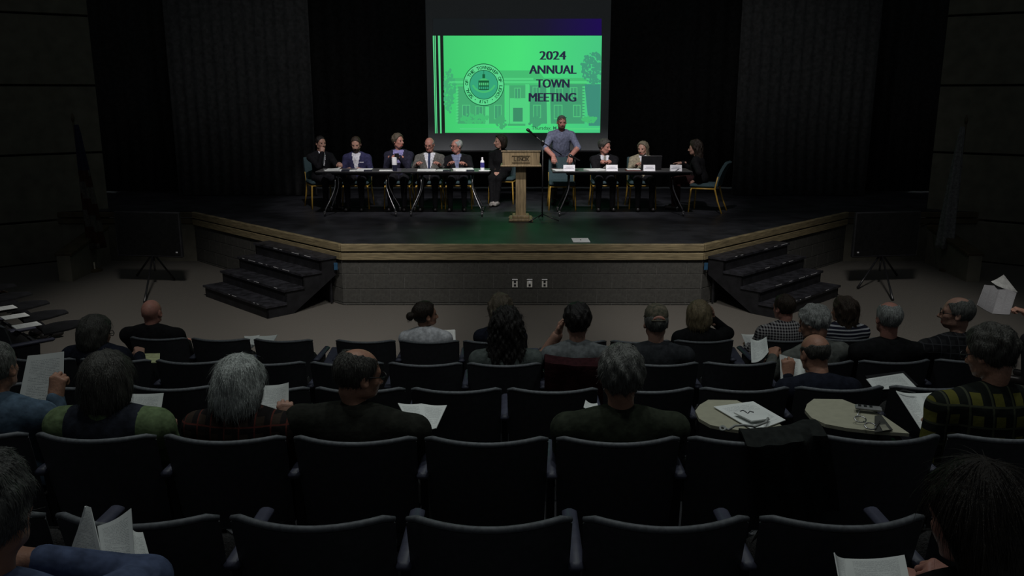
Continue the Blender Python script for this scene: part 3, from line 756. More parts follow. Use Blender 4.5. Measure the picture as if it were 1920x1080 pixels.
def strands(P, Fq, n, L, wd, seed, wave=0.0):
    rs = np.random.RandomState(seed); nv = np.zeros_like(P); a = P[Fq[:, 1]]-P[Fq[:, 0]]; b = P[Fq[:, 3]]-P[Fq[:, 0]]; fn = np.cross(a, b)
    for i in range(4): np.add.at(nv, Fq[:, i], fn)
    nv /= np.linalg.norm(nv, axis=1)[:, None]+1e-9
    ok = np.where((nv[:, 1] < .75) & (np.abs(nv[:, 2]) < 2))[0]; sel = rs.choice(ok, n)
    p = P[sel]; m = nv[sel]; c0 = np.array((0, -.045, .14)); d = p-c0; d[:, 2] -= .03; d -= m*(d*m).sum(1)[:, None]; d /= np.linalg.norm(d, axis=1)[:, None]+1e-9
    d += rs.randn(n, 3)*(.28 if wave > .003 else .12); d /= np.linalg.norm(d, axis=1)[:, None]
    side = np.cross(d, m); ln = L*(.5+rs.rand(n)); V = []; ks = (0, .35, .7, 1.0)
    for q, t in enumerate(ks):
        c = p+d*(ln*t)[:, None]+m*(.0005+(.006 if wave > .003 else .0028)*math.sin(PI*t*.9))-m*((.004 if wave > .003 else .008)*t*t)+side*(wave*np.sin(6*t+rs.rand(n)*6))[:, None]
        c[:, 2] -= .012*t*t
        V += [c-side*wd*(1-.8*t), c+side*wd*(1-.8*t)]
    V = np.stack(V, 1).reshape(-1, 3); Fo = []
    base = np.arange(n)*8
    for q in range(3): Fo.append(np.stack([base+2*q, base+2*q+1, base+2*q+3, base+2*q+2], 1))
    return V.astype(np.float32), np.concatenate(Fo)

def ik(Sh, T, l1, l2, pole):
    Sh, T = np.array(Sh, float), np.array(T, float); d = T-Sh; L = np.linalg.norm(d)
    if L > (l1+l2)*.995: T = Sh+d/L*(l1+l2)*.995; d = T-Sh; L = np.linalg.norm(d)
    u = d/L; a = (l1*l1-l2*l2+L*L)/(2*L); h = math.sqrt(max(1e-6, l1*l1-a*a)); p = np.array(pole, float); p -= u*(p@u); p /= np.linalg.norm(p)+1e-9
    return Sh+u*a+p*h, T
EYE = mat('eye_dark', (.02, .016, .014), .2, .5)
LIP = {k: mat('lip_'+k, (m.node_tree.nodes['Principled BSDF'].inputs[0].default_value[0]*.85, .10, .085), .5, .3) for k, m in SK.items()}
M_glass = mat('glasses_frame', (.012, .012, .012), .3, .5)
M_shoe = mat('black_shoe', (.012, .011, .011), .35, .4)
def person(label, loc, rz=0.0, top=1.15, seat=.42, lean=-6, build=1.0, female=False, head=(0, 0, 0), hx=0.0, L=None, R=None, mats=None, skn='fair',
           hair=None, beard=None, glasses=False, stand=False, region=None, sleeves='long', legs=None, jacket=.008, collar=None, feet=None, res=.0125,
           cap=None, elbow=None, hs=1.0, name='person', shoe=None, strand=420, hands=('relaxed', 'relaxed'), side=0.0, nd=0.0):
    """one seated or standing figure; local +y is the way it faces. L and R are wrist targets."""
    mats = dict(mats or {}); T = mats.get('top'); PN = mats.get('pants', cloth('dark_trousers', (.014, .014, .017))); SHM = shoe or M_shoe
    sl_m = mats.get('sleeve', T); skm = SK[skn]
    lr = R_(lean); a = np.array((math.sin(R_(side)), math.sin(lr), math.cos(lr))); a /= np.linalg.norm(a)
    hipz = (seat+.085) if not stand else .93
    hip = np.array((0, 0.0, hipz))
    hc_z = top-.122*hs
    ln = max(.28 if nd else .36, (hc_z-.165*hs-nd-hipz)/a[2]); N = hip+a*ln                       # neck base
    q = ln/.5; b = build
    hd = np.array(head, float); Rm = rotm(R_(hd[0]), R_(hd[1]), R_(hd[2]))
    hc = N+np.array((hx, .028+.035*a[1]+nd*.6, .165*hs)); hc[2] = hc_z
    xs = np.cross(np.array((0, 1, 0)), a); xs /= np.linalg.norm(xs)*1.0; xs = xs if xs[0] > 0 else -xs
    ys = np.cross(a, xs); Rt = np.stack([xs, ys, a], 1)
    Lp = lambda x, y, t: hip+xs*x+ys*y+a*(ln*t)
    shw = (.165 if female else .185)*b
    sh = {-1: Lp(-shw, -.012, .83), 1: Lp(shw, -.012, .83)}
    l1, l2 = (.275, .245) if not female else (.26, .23)
    def_t = {-1: Lp(-.12, .34, 0)+np.array((0, 0, .07)), 1: Lp(.12, .34, 0)+np.array((0, 0, .07))}
    if legs is None:
        if stand: legs = [((-.095, .02, .50), (-.10, -.02, .09)), ((.095, .04, .50), (.11, .04, .09))]
        else: legs = [((-.12, .43, seat+.05), (-.12, .40, .09)), ((.12, .43, seat+.05), (.12, .41, .09))]
    wr = {-1: np.array(L, float) if L is not None else def_t[-1], 1: np.array(R, float) if R is not None else def_t[1]}
    el = {}
    for s in (-1, 1):
        pole = (s*.55, -.45, -1.0) if elbow is None or elbow.get(s) is None else elbow[s]
        el[s], wr[s] = ik(sh[s], wr[s], l1, l2, pole)
    ptsall = np.array([hip, N, *sh.values(), *el.values(), *wr.values(), *[np.array(p) for lg in legs for p in lg]])
    lo = ptsall.min(0)-.22; hi = ptsall.max(0)+.2; lo[2] = -.02; hi[2] = N[2]+.1 if max(w_[2] for w_ in wr.values()) < N[2] else hi[2]
    v = Vol(lo, hi, res); j = jacket
    k = .06
    v.ell(Lp(0, -.01, .03), (.172*b, .135, .13), 0, k, Rt)
    v.ell(Lp(0, .012*b, .32), ((.145 if female else .155)*b+j, .118*b+j, .17*q), 0, k, Rt)
    v.ell(Lp(0, 0, .66), ((.150 if female else .168)*b+j, .112*(.5+.5*b)+j, .19*q), 0, k, Rt)
    v.ell(Lp(0, -.02, .84), (.14*b+j, .085+j, .09), 0, k, Rt)
    if female: v.ell(Lp(0, .075, .6), (.11*b, .07, .07), 0, .05, Rt)
    for s in (-1, 1):
        v.cone(Lp(s*.035, -.02, .985), sh[s], .052, .056*(.6+.4*b)+j, 0, .05)
    armr = (.054*(.55+.45*b)+j, .044+j, .032+j)
    for s in (-1, 1):
        la, lb = (1, 2) if sleeves == 'long' else (1, 5) if sleeves == 'short' else (1, 2)
        v.cone(sh[s], el[s], armr[0], armr[1], 1, .03)
        v.cone(el[s], wr[s], armr[1]*(1 if lb == 2 else .86), armr[2]*(1 if lb == 2 else .9), lb, .025)
    for i, (kn, an) in enumerate(legs):
        s = -1 if i == 0 else 1
        hp = Lp(s*.085*b, .0, 0.0); kn = np.array(kn); an = np.array(an)
        v.cone(hp, kn, .088*(.5+.5*b), .062, 3, .04); v.cone(kn, an, .060, .042, 3, .03)
        fd = kn-hp; fd[2] = 0; fd = fd/(np.linalg.norm(fd)+1e-6) if not stand else np.array((s*.25, .97, 0))
        if feet is not None: fd = np.array(feet[i], float)
        hz = np.array((an[0], an[1], an[2]-.045))
        v.cone(hz-fd*.05, hz+fd*.14, .040, .034, 4, .02)
    P, Fq, fl = v.mesh()
    lab2 = {0: T, 1: sl_m, 2: mats.get('forearm', sl_m), 3: PN, 4: SHM, 5: skm}
    slots = []; 
    def slot(m):
        if m not in slots: slots.append(m)
        return slots.index(m)
    mi = np.zeros(len(Fq), np.int32)
    for l_, m_ in lab2.items(): mi[fl == l_] = slot(m_)
    if region:
        c = P[Fq].mean(1); rel = c-hip; lx = rel@xs; ly = rel@ys; lt = (rel@a)/ln
        for test, m_, labs in region:
            mk = test(lx, ly, lt) & np.isin(fl, labs); mi[mk] = slot(m_)
    Ps, Fsx, Ms = [P], [Fq], [mi]; off = len(P)
    def join(P2, F2, m2):
        nonlocal off
        Ps.append(P2); Fsx.append(F2+off); Ms.append(m2); off += len(P2)
    # head
    HP, HF, HL = head_geo(female, bool(beard))
    hp_ = (HP*hs).copy()
    # the neck stays with the body while the head turns
    wgt = np.clip((-HP[:, 2]-.07)/.09, 0, 1)[:, None]
    neck_t = (N+np.array((0, -.005, -.02)))
    q2 = hp_@Rm.T+hc; tgt = hp_+np.array((0, .0, 0)); tgt = tgt-np.array((0, -.035, -.19))*hs+neck_t
    hp2 = q2*(1-wgt)+tgt*wgt
    bm_ = beard if beard else skm
    hm = np.where(HL == 1, slot(LIP[skn]), np.where(HL == 2, slot(bm_), slot(skm)))
    join(hp2.astype(np.float32), HF, hm)
    # eyes
    e = MB()
    for s in (-1, 1): e.ball((s*.031, .079, .010), .0115, 6)
    ev = np.array(e.v, np.float32)*hs@Rm.T+hc; ef = np.array([f for f in e.f if len(f) == 4]); join(ev.astype(np.float32), ef, np.full(len(ef), slot(EYE)))
    # hands continue the forearms
    for n_, s in enumerate((-1, 1)):
        hpv, hf = hand(hands[n_] if isinstance(hands[n_], str) else hands[n_][0])
        spec = hands[n_][1] if not isinstance(hands[n_], str) else None
        y = (wr[s]-el[s]); y /= np.linalg.norm(y)
        if spec is not None and spec[0] is not None: y = np.array(spec[0], float); y /= np.linalg.norm(y)
        zz = np.array(spec[1], float) if spec is not None else np.array((0, 0, 1.0)) + .3*np.array((s, 0, 0))
        zz = zz-y*(zz@y); zz /= np.linalg.norm(zz); xx = np.cross(y, zz); Bm = np.stack([xx, y, zz], 1)
        h2 = hpv.copy()*(.93 if female else 1.0)
        ff = hf
        if s < 0: h2[:, 0] *= -1; ff = hf[:, ::-1]
        join((h2@Bm.T+wr[s]+y*.012).astype(np.float32), ff, np.full(len(ff), slot(skm)))
    me = np_mesh(name, np.concatenate(Ps), np.concatenate(Fsx), slots, np.concatenate(Ms))
    o = link(name, me, None, loc, (0, 0, rz)); tag(o, label, 'person', None)
    HM = Matrix.Translation(Vector(hc)) @ Matrix([[*Rm[i], 0] for i in range(3)]+[[0, 0, 0, 1]]) @ Matrix.Scale(hs, 4)
    HMn = np.array(HM)
    if hair:
        st, hm_ = hair[0], hair[1]; sd = abs(hash(label)) % 1000 if False else sum(map(ord, label)) % 1000
        HPs, HFs = hair_geo(st, sd); ns = 0 if st == 'buzz' else int(strand*.35) if st == 'fringe' else strand
        if ns:
            Ls = {'curly': .05, 'wavy': .05, 'long': .07, 'bob': .05}.get(st, .018 if st == 'fringe' else .026)
            SV, SF = strands(HPs, HFs, ns, Ls, .0011, sd, .006 if st in ('curly', 'wavy') else .001)
            HFs = np.concatenate([HFs, SF+len(HPs)]); HPs = np.concatenate([HPs, SV])
        hw = HPs@HMn[:3, :3].T+HMn[:3, 3]
        ho = link('hair', np_mesh('hair', hw, HFs, [hm_]), o)
    def hpart(mb, nm, m, smooth=True):
        vv = np.array(mb.v, np.float32)@HMn[:3, :3].T+HMn[:3, 3]; mb.v = [tuple(x) for x in vv]; return mb.build(nm, m, o, smooth)
    if glasses:
        g = MB(); up = glasses == 'up'; zo = .085 if up else 0.0; yo = -.02 if up else 0
        for s in (-1, 1):
            cpt = [(s*.033+.024*math.cos(t), .104+yo, .010+zo+.018*math.sin(t)) for t in [2*PI*i/14 for i in range(15)]]; g.tube(cpt, .0028, 5)
            g.tube([(s*.057, .103+yo, .014+zo), (s*.078, .07+yo, .016+zo), (s*.083, -.02, .018+zo*.8)], .0026, 5)
        g.tube([(-.009, .105+yo, .012+zo), (.009, .105+yo, .012+zo)], .0026, 5); hpart(g, 'glasses', M_glass)
    if cap:
        c = MB(); prof = [(.090, 0), (.093, .02), (.088, .05), (.070, .08), (.04, .096), (.001, .1)]
        c.lathe(prof, (0, -.008, .052), 24); c.v = [(x*.92, y*1.12, z) for x, y, z in c.v]; co = hpart(c, 'cap', cap[0])
        bb = MB(); bb.sheet(lambda u, v2: (-.07+.14*u, .085+.075*v2*(1-(2*u-1)**2*.6), .055-.02*v2-.012*(2*u-1)**2), 10, 4, .004); bo = hpart(bb, 'visor', cap[0])
        st_ = MB(); st_.sheet(lambda u, v2: ((.045*math.cos(PI*u)), -.112-.0*u, .055+.035*math.sin(PI*u)*v2), 12, 2, .003); hpart(st_, 'cap_opening', cap[1])
        st2 = MB(); st2.tube([(.05*math.cos(PI*i/10), -.104-.012*math.sin(PI*i/10), .054) for i in range(11)], .006, 6); hpart(st2, 'strap', cap[0])
    if collar:
        cm, wide = collar if isinstance(collar, tuple) else (collar, 1.0)
        cl = MB(); nc = N+np.array((0, -.008, .0)); up_ = (hc+np.array((0, -.03, -.06))-nc); up_ /= np.linalg.norm(up_)
        n = 20; vs = []; prof = ((.078, -.028), (.072, .012), (.066, .036), (.060, .036), (.062, -.01))
        qx = np.array((1.0, 0, 0)); qy = np.cross(up_, qx); qy /= np.linalg.norm(qy)
        for r_, z_ in prof:
            for i in range(n):
                t = 2*PI*i/n; dip = -.03*max(0, math.sin(t))**2
                vs.append(tuple(nc+qx*math.cos(t)*r_*wide*1.02+qy*math.sin(t)*r_*wide+up_*(z_+dip)))
        fs = [(r*n+i, r*n+(i+1) % n, (r+1)*n+(i+1) % n, (r+1)*n+i) for r in range(len(prof)-1) for i in range(n)]
        cl.add(vs, fs); cl.build('collar', cm, o, True)


    return o

# ================================================================== stage steps
def stage_steps(side):
    s = side; u = .7071
    A = Vector((xl, Y0, 0)) if s < 0 else Vector((xr, Y0, 0))
    along = Vector((s*u, u, 0)); out = Vector((s*u, -u, 0))
    base = A+along*.10
    root = empty('stage_steps', base, 0, 'black wooden steps with worn edges at the %s of the stage' % ('left' if s < 0 else 'right'), 'steps')
    Wd, td, rs = 1.74, .275, SZ/5
    P = lambda a, o_, z: along*a+out*o_+Vector((0, 0, z))
    def slab(a0, a1, o0, o1, z0, z1, nm, m, par):
        vs = [P(a, q, z) for z in (z0, z1) for q in (o0, o1) for a in (a0, a1)]
        fs = [(0, 2, 3, 1), (4, 5, 7, 6), (0, 1, 5, 4), (2, 6, 7, 3), (0, 4, 6, 2), (1, 3, 7, 5)]
        if s > 0: fs = [f[::-1] for f in fs]
        return MB().add(vs, fs).build(nm, m, par)
    rg = random.Random(5+s)
    for i in range(4):
        z = rs*(i+1); o1 = td*(4-i)
        t = slab(-.02, Wd+.02, o1-td-.005, o1+.025, z-.03, z, 'tread', M_black2, root)
        slab(0, Wd, o1-.022, o1, max(0.0, z-rs), z-.03, 'riser', M_black, root)
        q = .12+rg.random()*.2
        while q < Wd-.2:
            l_ = .03+rg.random()*.17
            if rg.random() < .75: slab(q, q+l_, o1+.0235, o1+.0262, z-.007, z+.0008, 'scuff', M_scuff, t)
            q += l_+.02+rg.random()*.22
    prof = [(1.1, 0), (1.1, rs), (.825, rs), (.825, 2*rs), (.55, 2*rs), (.55, 3*rs), (.275, 3*rs), (.275, 4*rs), (.02, 4*rs), (.02, 3*rs-.05), (.72, 0)]
    for a0 in (0, Wd-.025):
        n = len(prof); vs = [P(a, o_, z-.03 if z > .1 else z) for a in (a0, a0+.025) for o_, z in prof]
        fs = [tuple(range(n-1, -1, -1)), tuple(range(n, 2*n))]+[(k, (k+1) % n, (k+1) % n+n, k+n) for k in range(n)]
        MB().add(vs, fs).build('side_panel', M_black, root)
    MB().tube([P(.1, .06, .02), P(.1, .06, 3*rs-.05)], .02, 6).build('support_post', M_black, root)
    MB().tube([P(Wd-.1, .06, .02), P(Wd-.1, .06, 3*rs-.05)], .02, 6).build('support_post', M_black, root)
M_black2 = mat('worn_black_tread', (.020, .020, .025), .5, .4, (10, .5), (60, .1))
stage_steps(-1); stage_steps(1)
for px, nm in ((632, 'left'), (1321, 'right')):
    p = W(px, 497, Y0+.08); o = MB().box((0, 0, 0), (.05, .012, .10), bev=.003).build('tape_patch', M_bluetape, loc=(p.x, Y0-.008, p.z)); tag(o, 'small blue tape patch on the %s corner of the stage front' % nm, 'tape')
for k, px in enumerate((965.5, 993, 1021)):
    p = W(px, 531, Y0+.02); root = empty('wall_outlet', (p.x, Y0+.018, p.z), 0, ('left white outlet plate on the block stage front', 'middle outlet with a lit dot on the block stage front', 'right white outlet plate on the block stage front')[k], 'outlet')
    MB().box((0, -.006, 0), (.075, .010, .118), bev=.004).build('plate', M_whitem, root); MB().box((0, -.016, .057), (.075, .022, .008)).build('cover_hood', M_white, root)
    MB().box((0, -.014, .022), (.03, .006, .03), bev=.004).build('socket', M_pen if k != 1 else M_white, root); MB().box((0, -.014, -.025), (.03, .006, .03), bev=.004).build('socket', M_pen, root)

# ================================================================== stage furniture
def fold_table(x0, x1, y0, y1, label, legm=None):
    root = empty('folding_table', ((x0+x1)/2, (y0+y1)/2, SZ), 0, label, 'table', 'panel tables'); hw, hd = (x1-x0)/2, (y1-y0)/2
    t = MB().box((0, 0, .728), (2*hw-.006, 2*hd, .03), bev=.006).build('table_top', M_tabletop, root)
    MB().box((0, -hd+.004, .728), (2*hw-.01, .012, .026), bev=.003).build('edge_band', M_pen, t)
    MB().box((0, .02, .68), (2*hw-.5, .06, .05), bev=.01).build('beam', M_iron, root)
    for s in (-1, 1):
        xa = s*(hw-.29)
        MB().box((xa, 0, .70), (.06, .5, .03), bev=.005).build('leg_bracket', M_iron, root)
        for q in (-1, 1):
            pts = [(xa, q*.12, .70), (xa, q*.13, .52), (xa+s*.01, q*.15, .44), (xa+s*.05, q*.19, .33), (xa+s*.11, q*.24, .20), (xa+s*.145, q*.27, .13), (xa+s*.16, q*.275, .085)]
            l_ = MB().tube(pts, .013, 8).build('leg', legm or M_chrome, root, True)
            c = MB().lathe([(.034, -.012), (.036, -.006), (.036, .006), (.034, .012)], (xa+s*.165, q*.275, .036), 14, rot=(0, PI/2, 0)).build('castor', M_pen, l_)
            MB().box((xa+s*.165, q*.275, .072), (.04, .03, .035), bev=.006).build('castor_fork', M_chrome, l_)
    return root
TY0, TY1 = 14.0, 14.62
XA, XB, XC = -3.22, -1.795, -.37
fold_table(XA, XB, TY0, TY1, 'left black folding table with chrome legs under the panel papers')
fold_table(XB, XC, TY0, TY1, 'black folding table with chrome legs and water bottle left of the lectern')
fold_table(.66, 2.96, TY0+.02, TY1+.02, 'long black table with name cards and laptop right of the lectern', M_iron)
TZ = SZ+.744
def stage_chair():
    root = empty('banquet_chair')
    s = MB().box((0, .02, .455), (.46, .44, .075), bev=.03).build('seat', M_teal, root); autosmooth(s, 60)
    f = lambda u, v: ((-.225+.45*u)*(1-.10*max(0, v-.6)), -.21-.05*v-.02*math.sin(PI*u)-.10*v*v, .46+.40*v-.02*max(0, abs(2*u-1)-.7)*(1 if v > .95 else 0))
    b = MB().sheet(f, 10, 6, .05).build('backrest', M_teal, root); autosmooth(b, 60)
    for sx in (-1, 1):
        MB().tube([(sx*.21, .20, .41), (sx*.215, .215, .38), (sx*.225, .225, .2), (sx*.232, .235, .0)], [.014, .015, .014, .013], 8).build('leg', M_gold, root, True)
        MB().tube([(sx*.22, -.235, .62), (sx*.215, -.20, .46), (sx*.213, -.19, .41), (sx*.222, -.25, .2), (sx*.235, -.33, .0)], [.012, .014, .015, .014, .013], 8).build('leg', M_gold, root, True)
        MB().tube([(sx*.21, .20, .405), (sx*.213, -.19, .41)], .014, 8).build('side_rail', M_gold, root, True)
    MB().tube([(-.21, .20, .405), (.21, .20, .405)], .012, 8).build('front_rail', M_gold, root, True)
    return root
CH0 = None
def chair_at(x, y, rz, label):
    global CH0
    if CH0 is None: CH0 = stage_chair(); o = CH0
    else: o = copy_tree(CH0)
    o.location = (x, y, SZ); o.rotation_euler = (0, 0, rz); tag(o, label, 'chair', 'teal stage chairs'); return o
def back_to_x(px, Y, py=300): return W(px, py, Y).x
# lectern
lx, ly = W(976.5, 400, 13.55).x, 13.62
root = empty('lectern', (lx, ly, SZ), 0, 'light oak lectern on a slim pedestal at centre stage', 'lectern')
MB().box((0, 0, .025), (.37, .40, .05), bev=.012).build('base', M_lectern, root); MB().box((0, 0, .07), (.27, .30, .05), bev=.012).build('base_step', M_lectern, root)
for sx in (-1, 1):
    for sy in (-1, 1): MB().box((sx*.16, sy*.175, .018), (.07, .07, .036), bev=.012).build('foot', M_lectern, root)
MB().box((0, 0, .48), (.165, .15, .80), bev=.01).build('column', M_lectern, root)
bx = MB(); prof = [(-.22, .90), (.22, .90), (.22, 1.01), (-.22, 1.115)]
prof = [(-.20, .885), (.20, .885), (.20, 1.0), (-.20, 1.10)]
bx.prism(prof, -.29, .29, lambda v: (v.z, v.x, v.y)); bx.build('desk_box', M_lectern, root)
MB().box((0, 0, 1.06), (.62, .44, .018), rot=(R_(-14), 0, 0), bev=.004).build('desk_top', M_lectern, root)
MB().box((0, -.0, .880), (.64, .44, .03), bev=.01).build('lip', M_lectern, root)
MB().box((0, -.205, .99), (.285, .016, .115), bev=.004).build('plaque', M_lectern, root)
MB().box((0, -.214, 1.045), (.29, .022, .008)).build('plaque_ledge', M_lectern, root)
vs, fs = text_mesh('LENOX', .075, .003)
x0 = min(v.x for v in vs); x1 = max(v.x for v in vs)
plq = mat('plaque_letter', (.06, .045, .025), .5, .3)
mx = 0
word = 'LENOX'
for i, ch in enumerate(word):
    vs, fs = text_mesh(ch, .085, .004); mb = MB(); n = len(vs); cx_ = -.096+.048*i
    mb.add([(cx_+v.x*.85, -.2145, .987+v.y) for v in vs], fs); mb.build('letter', plq, root)
# microphone stand
def mic(root, tip, tail, m=M_pen):
    tip = Vector(tip); tail = Vector(tail); d = (tail-tip).normalized()
    MB().tube([tip, tip+d*.01, tip+d*.05, tip+d*.06, tip+d*.2], [.012, .024, .026, .019, .014], 10).build('microphone', m, root, True)
p = W(1016, 413, 13.7); root = empty('microphone_stand', (p.x, 13.55, SZ), 0, 'black boom microphone stand beside the lectern', 'microphone stand')
MB().tube([(0, 0, .06), (0, 0, 1.23)], [.012, .009], 8).build('pole', M_pen, root, True)
MB().lathe([(.02, 1.19), (.028, 1.21), (.028, 1.25), (.018, 1.27)], (0, 0, 0), 10).build('clutch', M_pen, root)
for a in (100, 220, 340): MB().tube([(0, 0, .11), (.28*math.cos(R_(a)), .28*math.sin(R_(a)), .012)], .009, 6).build('leg', M_pen, root, True)
MB().tube([(.30, .0, 1.04), (0, -.03, 1.24), (-.16, -.05, 1.37)], .008, 8).build('boom', M_pen, root, True)
mic(root, (-.255, -.06, 1.45), (-.10, -.04, 1.32))
# second microphone on the right table
p = W(1078, 318, TY0+.2); root = empty('table_microphone', (p.x, TY0+.22, TZ), 0, 'small black microphone on a short table stand by the standing man', 'microphone')
MB().lathe([(.06, 0), (.06, .008), (.02, .018)], (0, 0, 0), 14).build('base', M_pen, root); MB().tube([(0, 0, .01), (0, 0, .2)], .007, 8).build('stem', M_pen, root, True)
mic(root, (-.10, 0, .25), (.12, 0, .14))

# things on the tables
def tent_card(px, Y, label, wd=.19, ht=.10):
    p = W(px, 321, Y); root = empty('name_card', (p.x, Y, TZ), 0, label, 'name card', 'name cards')
    mb = MB(); f = lambda u, v: (-wd/2+wd*u, -.035+.035*v, .001+ht*v); mb.sheet(f, 2, 2, .0015); fr = mb.build('front_face', M_white, root)
    mb = MB(); f = lambda u, v: (-wd/2+wd*u, .035-.035*v, .001+ht*v); mb.sheet(f, 2, 2, .0015); mb.build('rear_face', M_white, root)
    for z, w2 in ((.066, .6), (.042, .82)):
        t = z/ht; MB().box((0, -.0375+.035*t, z), (wd*w2, .0012, .007), rot=(R_(-19), 0, 0)).build('print_line', mat('card_print', (.30, .31, .36), .8, .1), fr)
tent_card(1067, TY0+.07, 'white name card in front of the standing man'); tent_card(1147, TY0+.07, 'white name card in front of the man in dark suit on the right')
tent_card(1217, TY0+.07, 'white name card below the laptop'); tent_card(1267, TY0+.07, 'white name card nearest the right end of the tables')
def sheet_obj(name, corners, m, label, cat='paper', bend=.0, th=.0015, nu=8, nv=4, group=None, uvflip=False):
    """thin sheet between four world corners (tl, tr, br, bl) with a bend along its normal"""
    A, B, C, D = [Vector(c) for c in corners]; ctr = (A+B+C+D)/4; nrm = (B-A).cross(D-A).normalized()
    f = lambda u, v: ((D*(1-u)+C*u)*(1-v)+(A*(1-u)+B*u)*v)+nrm*bend*(math.sin(PI*u) if bend else 0)-ctr
    mb = MB().sheet(f, nu, nv, th); o = mb.build(name, m, smooth=False, loc=ctr)
    n = (nu+1)*(nv+1); uv = o.data.uv_layers.new(name='UVMap')
    for l_ in o.data.loops:
        i = l_.vertex_index % n; uv.data[l_.index].uv = ((i % (nu+1))/nu, (i//(nu+1))/nv)
    if label: tag(o, label, cat, group)
    return o
def flat_paper(px, Y, wd, dp, rz, label, th=.004, m=None, z=TZ, name='paper', cat='paper'):
    x = W(px, 320, Y).x if not isinstance(px, tuple) else px[0]
    R = Matrix.Rotation(rz, 3, 'Z'); c = Vector((x, Y, z+th/2+.001))
    cs = [c+R @ Vector(q) for q in ((-wd/2, dp/2, 0), (wd/2, dp/2, 0), (wd/2, -dp/2, 0), (-wd/2, -dp/2, 0))]
    return sheet_obj(name, cs, m or M_paper, label, cat, 0, th, 2, 2)
flat_paper(625, TY0+.18, .30, .22, .3, 'loose papers at the left end of the panel tables', .006)
flat_paper(655, TY0+.12, .26, .20, -.1, 'white papers before the man in the blue suit, left sheet', .008)
flat_paper(684, TY0+.2, .24, .28, .05, 'thick white packet before the man in the blue suit', .02)
flat_paper(725, TY0+.16, .24, .2, .1, 'papers before the man holding a cup', .006)
flat_paper(800, TY0+.12, .30, .2, .05, 'white packet before the man in the grey suit', .02)
flat_paper(828, TY0+.2, .2, .25, -.3, 'single sheet right of the man in the grey suit', .004)
flat_paper(868, TY0+.25, .34, .24, .15, 'curled papers before the white haired man', .025)
flat_paper(864, TY0+.08, .16, .12, 0, 'small white card before the white haired man', .006)
flat_paper(908, TY0+.12, .18, .16, .2, 'white leaflet under the water bottle', .006)
flat_paper(1048, TY0+.18, .18, .24, .2, 'papers left of the first name card', .012)
flat_paper(1115, TY0+.2, .3, .24, .35, 'open papers before the man with clasped hands', .02)
flat_paper(1187, TY0+.18, .22, .2, 0, 'papers on a red folder before the blond woman', .008, z=TZ+.014)
flat_paper(1187, TY0+.17, .25, .22, 0, 'dark red folder before the blond woman', .012, mat('red_folder', (.10, .022, .018), .6, .3), name='folder', cat='folder')
for px in (648, 690, 838, 882):
    flat_paper(px, TY0+.05, .13, .09, .05, {648: 'dark notebook at the front edge near the left table leg', 690: 'dark phone case before the blue suit', 838: 'navy booklet right of the grey suit', 882: 'dark booklet left of the water bottle'}[px], .02, mat('dark_cover', (.02, .022, .035), .5, .4), name='notebook', cat='notebook')
# papers lifted by the man at the left end
A_ = W(612, 323, TY0+.3); sheet_obj('paper', [W(615, 316, TY0+.42), W(640, 313, TY0+.42), W(634, 318.5, TY0+.2), W(607, 321, TY0+.2)], M_paper, 'sheet lifted off the table by the man at the left end', 'paper', .01)
# tumbler
def lathe_thing(name, px, Y, label, cat, parts, z=TZ):
    x = W(px, 318, Y).x; r = empty(name, (x, Y, z), 0, label, cat)
    for nm, prof, m in parts: o = MB().lathe(prof, (0, 0, 0), 18).build(nm, m, r); autosmooth(o, 40)
    return r
lathe_thing('tumbler', 740, TY0+.10, 'tall tumbler with navy base and white upper half', 'tumbler', [('body', [(.036, 0), (.039, .01), (.042, .10)], mat('navy_tumbler', (.02, .022, .05), .35, .5)), ('upper', [(.042, .10), (.043, .19), (.041, .20)], M_white), ('lid', [(.043, .20), (.043, .212), (.03, .22)], M_white)])
lathe_thing('water_bottle', 904.5, TY0+.16, 'clear water bottle with blue label at the table end', 'bottle', [('body', [(.032, 0), (.034, .01), (.034, .05)], M_white), ('label_band', [(.0345, .05), (.0345, .135)], mat('blue_label', (.06, .055, .26), .4, .4, (30, .4))), ('shoulder', [(.034, .135), (.03, .155), (.014, .18), (.013, .19)], M_white), ('cap', [(.016, .19), (.016, .215), (.012, .217)], M_white)])
# laptop
p = W(1217, 320, TY0+.3); root = empty('laptop', (p.x+.03, TY0+.3, TZ), 0, 'black laptop with its lid to the audience before the blond woman', 'laptop')
MB().box((0, .12, .01), (.34, .24, .018), bev=.004).build('base', M_pen, root)
MB().box((0, -.03, .125), (.34, .012, .23), rot=(R_(14), 0, 0), bev=.004).build('lid', M_pen, root)
# paper on the stage floor and pen on a card
p = WZ(1088, 450, SZ)
o = sheet_obj('paper', [WZ(1071, 446.5, SZ+.004), WZ(1102, 446.5, SZ+.004), WZ(1107, 454, SZ+.004), WZ(1075, 454, SZ+.004)], M_white, 'white sheets lying at the front edge of the stage floor', 'paper', 0, .004)
MB().box((.0, .0, .004), (.012, .06, .004)).build('dark_mark', M_ink, o)
a, b = W(1262, 324, TY0+.03), W(1273, 315.5, TY0+.03)
o = MB().tube([a, b], .006, 6).build('pen', M_scuff); tag(o, 'grey pen leaning on the right-hand name card', 'pen')

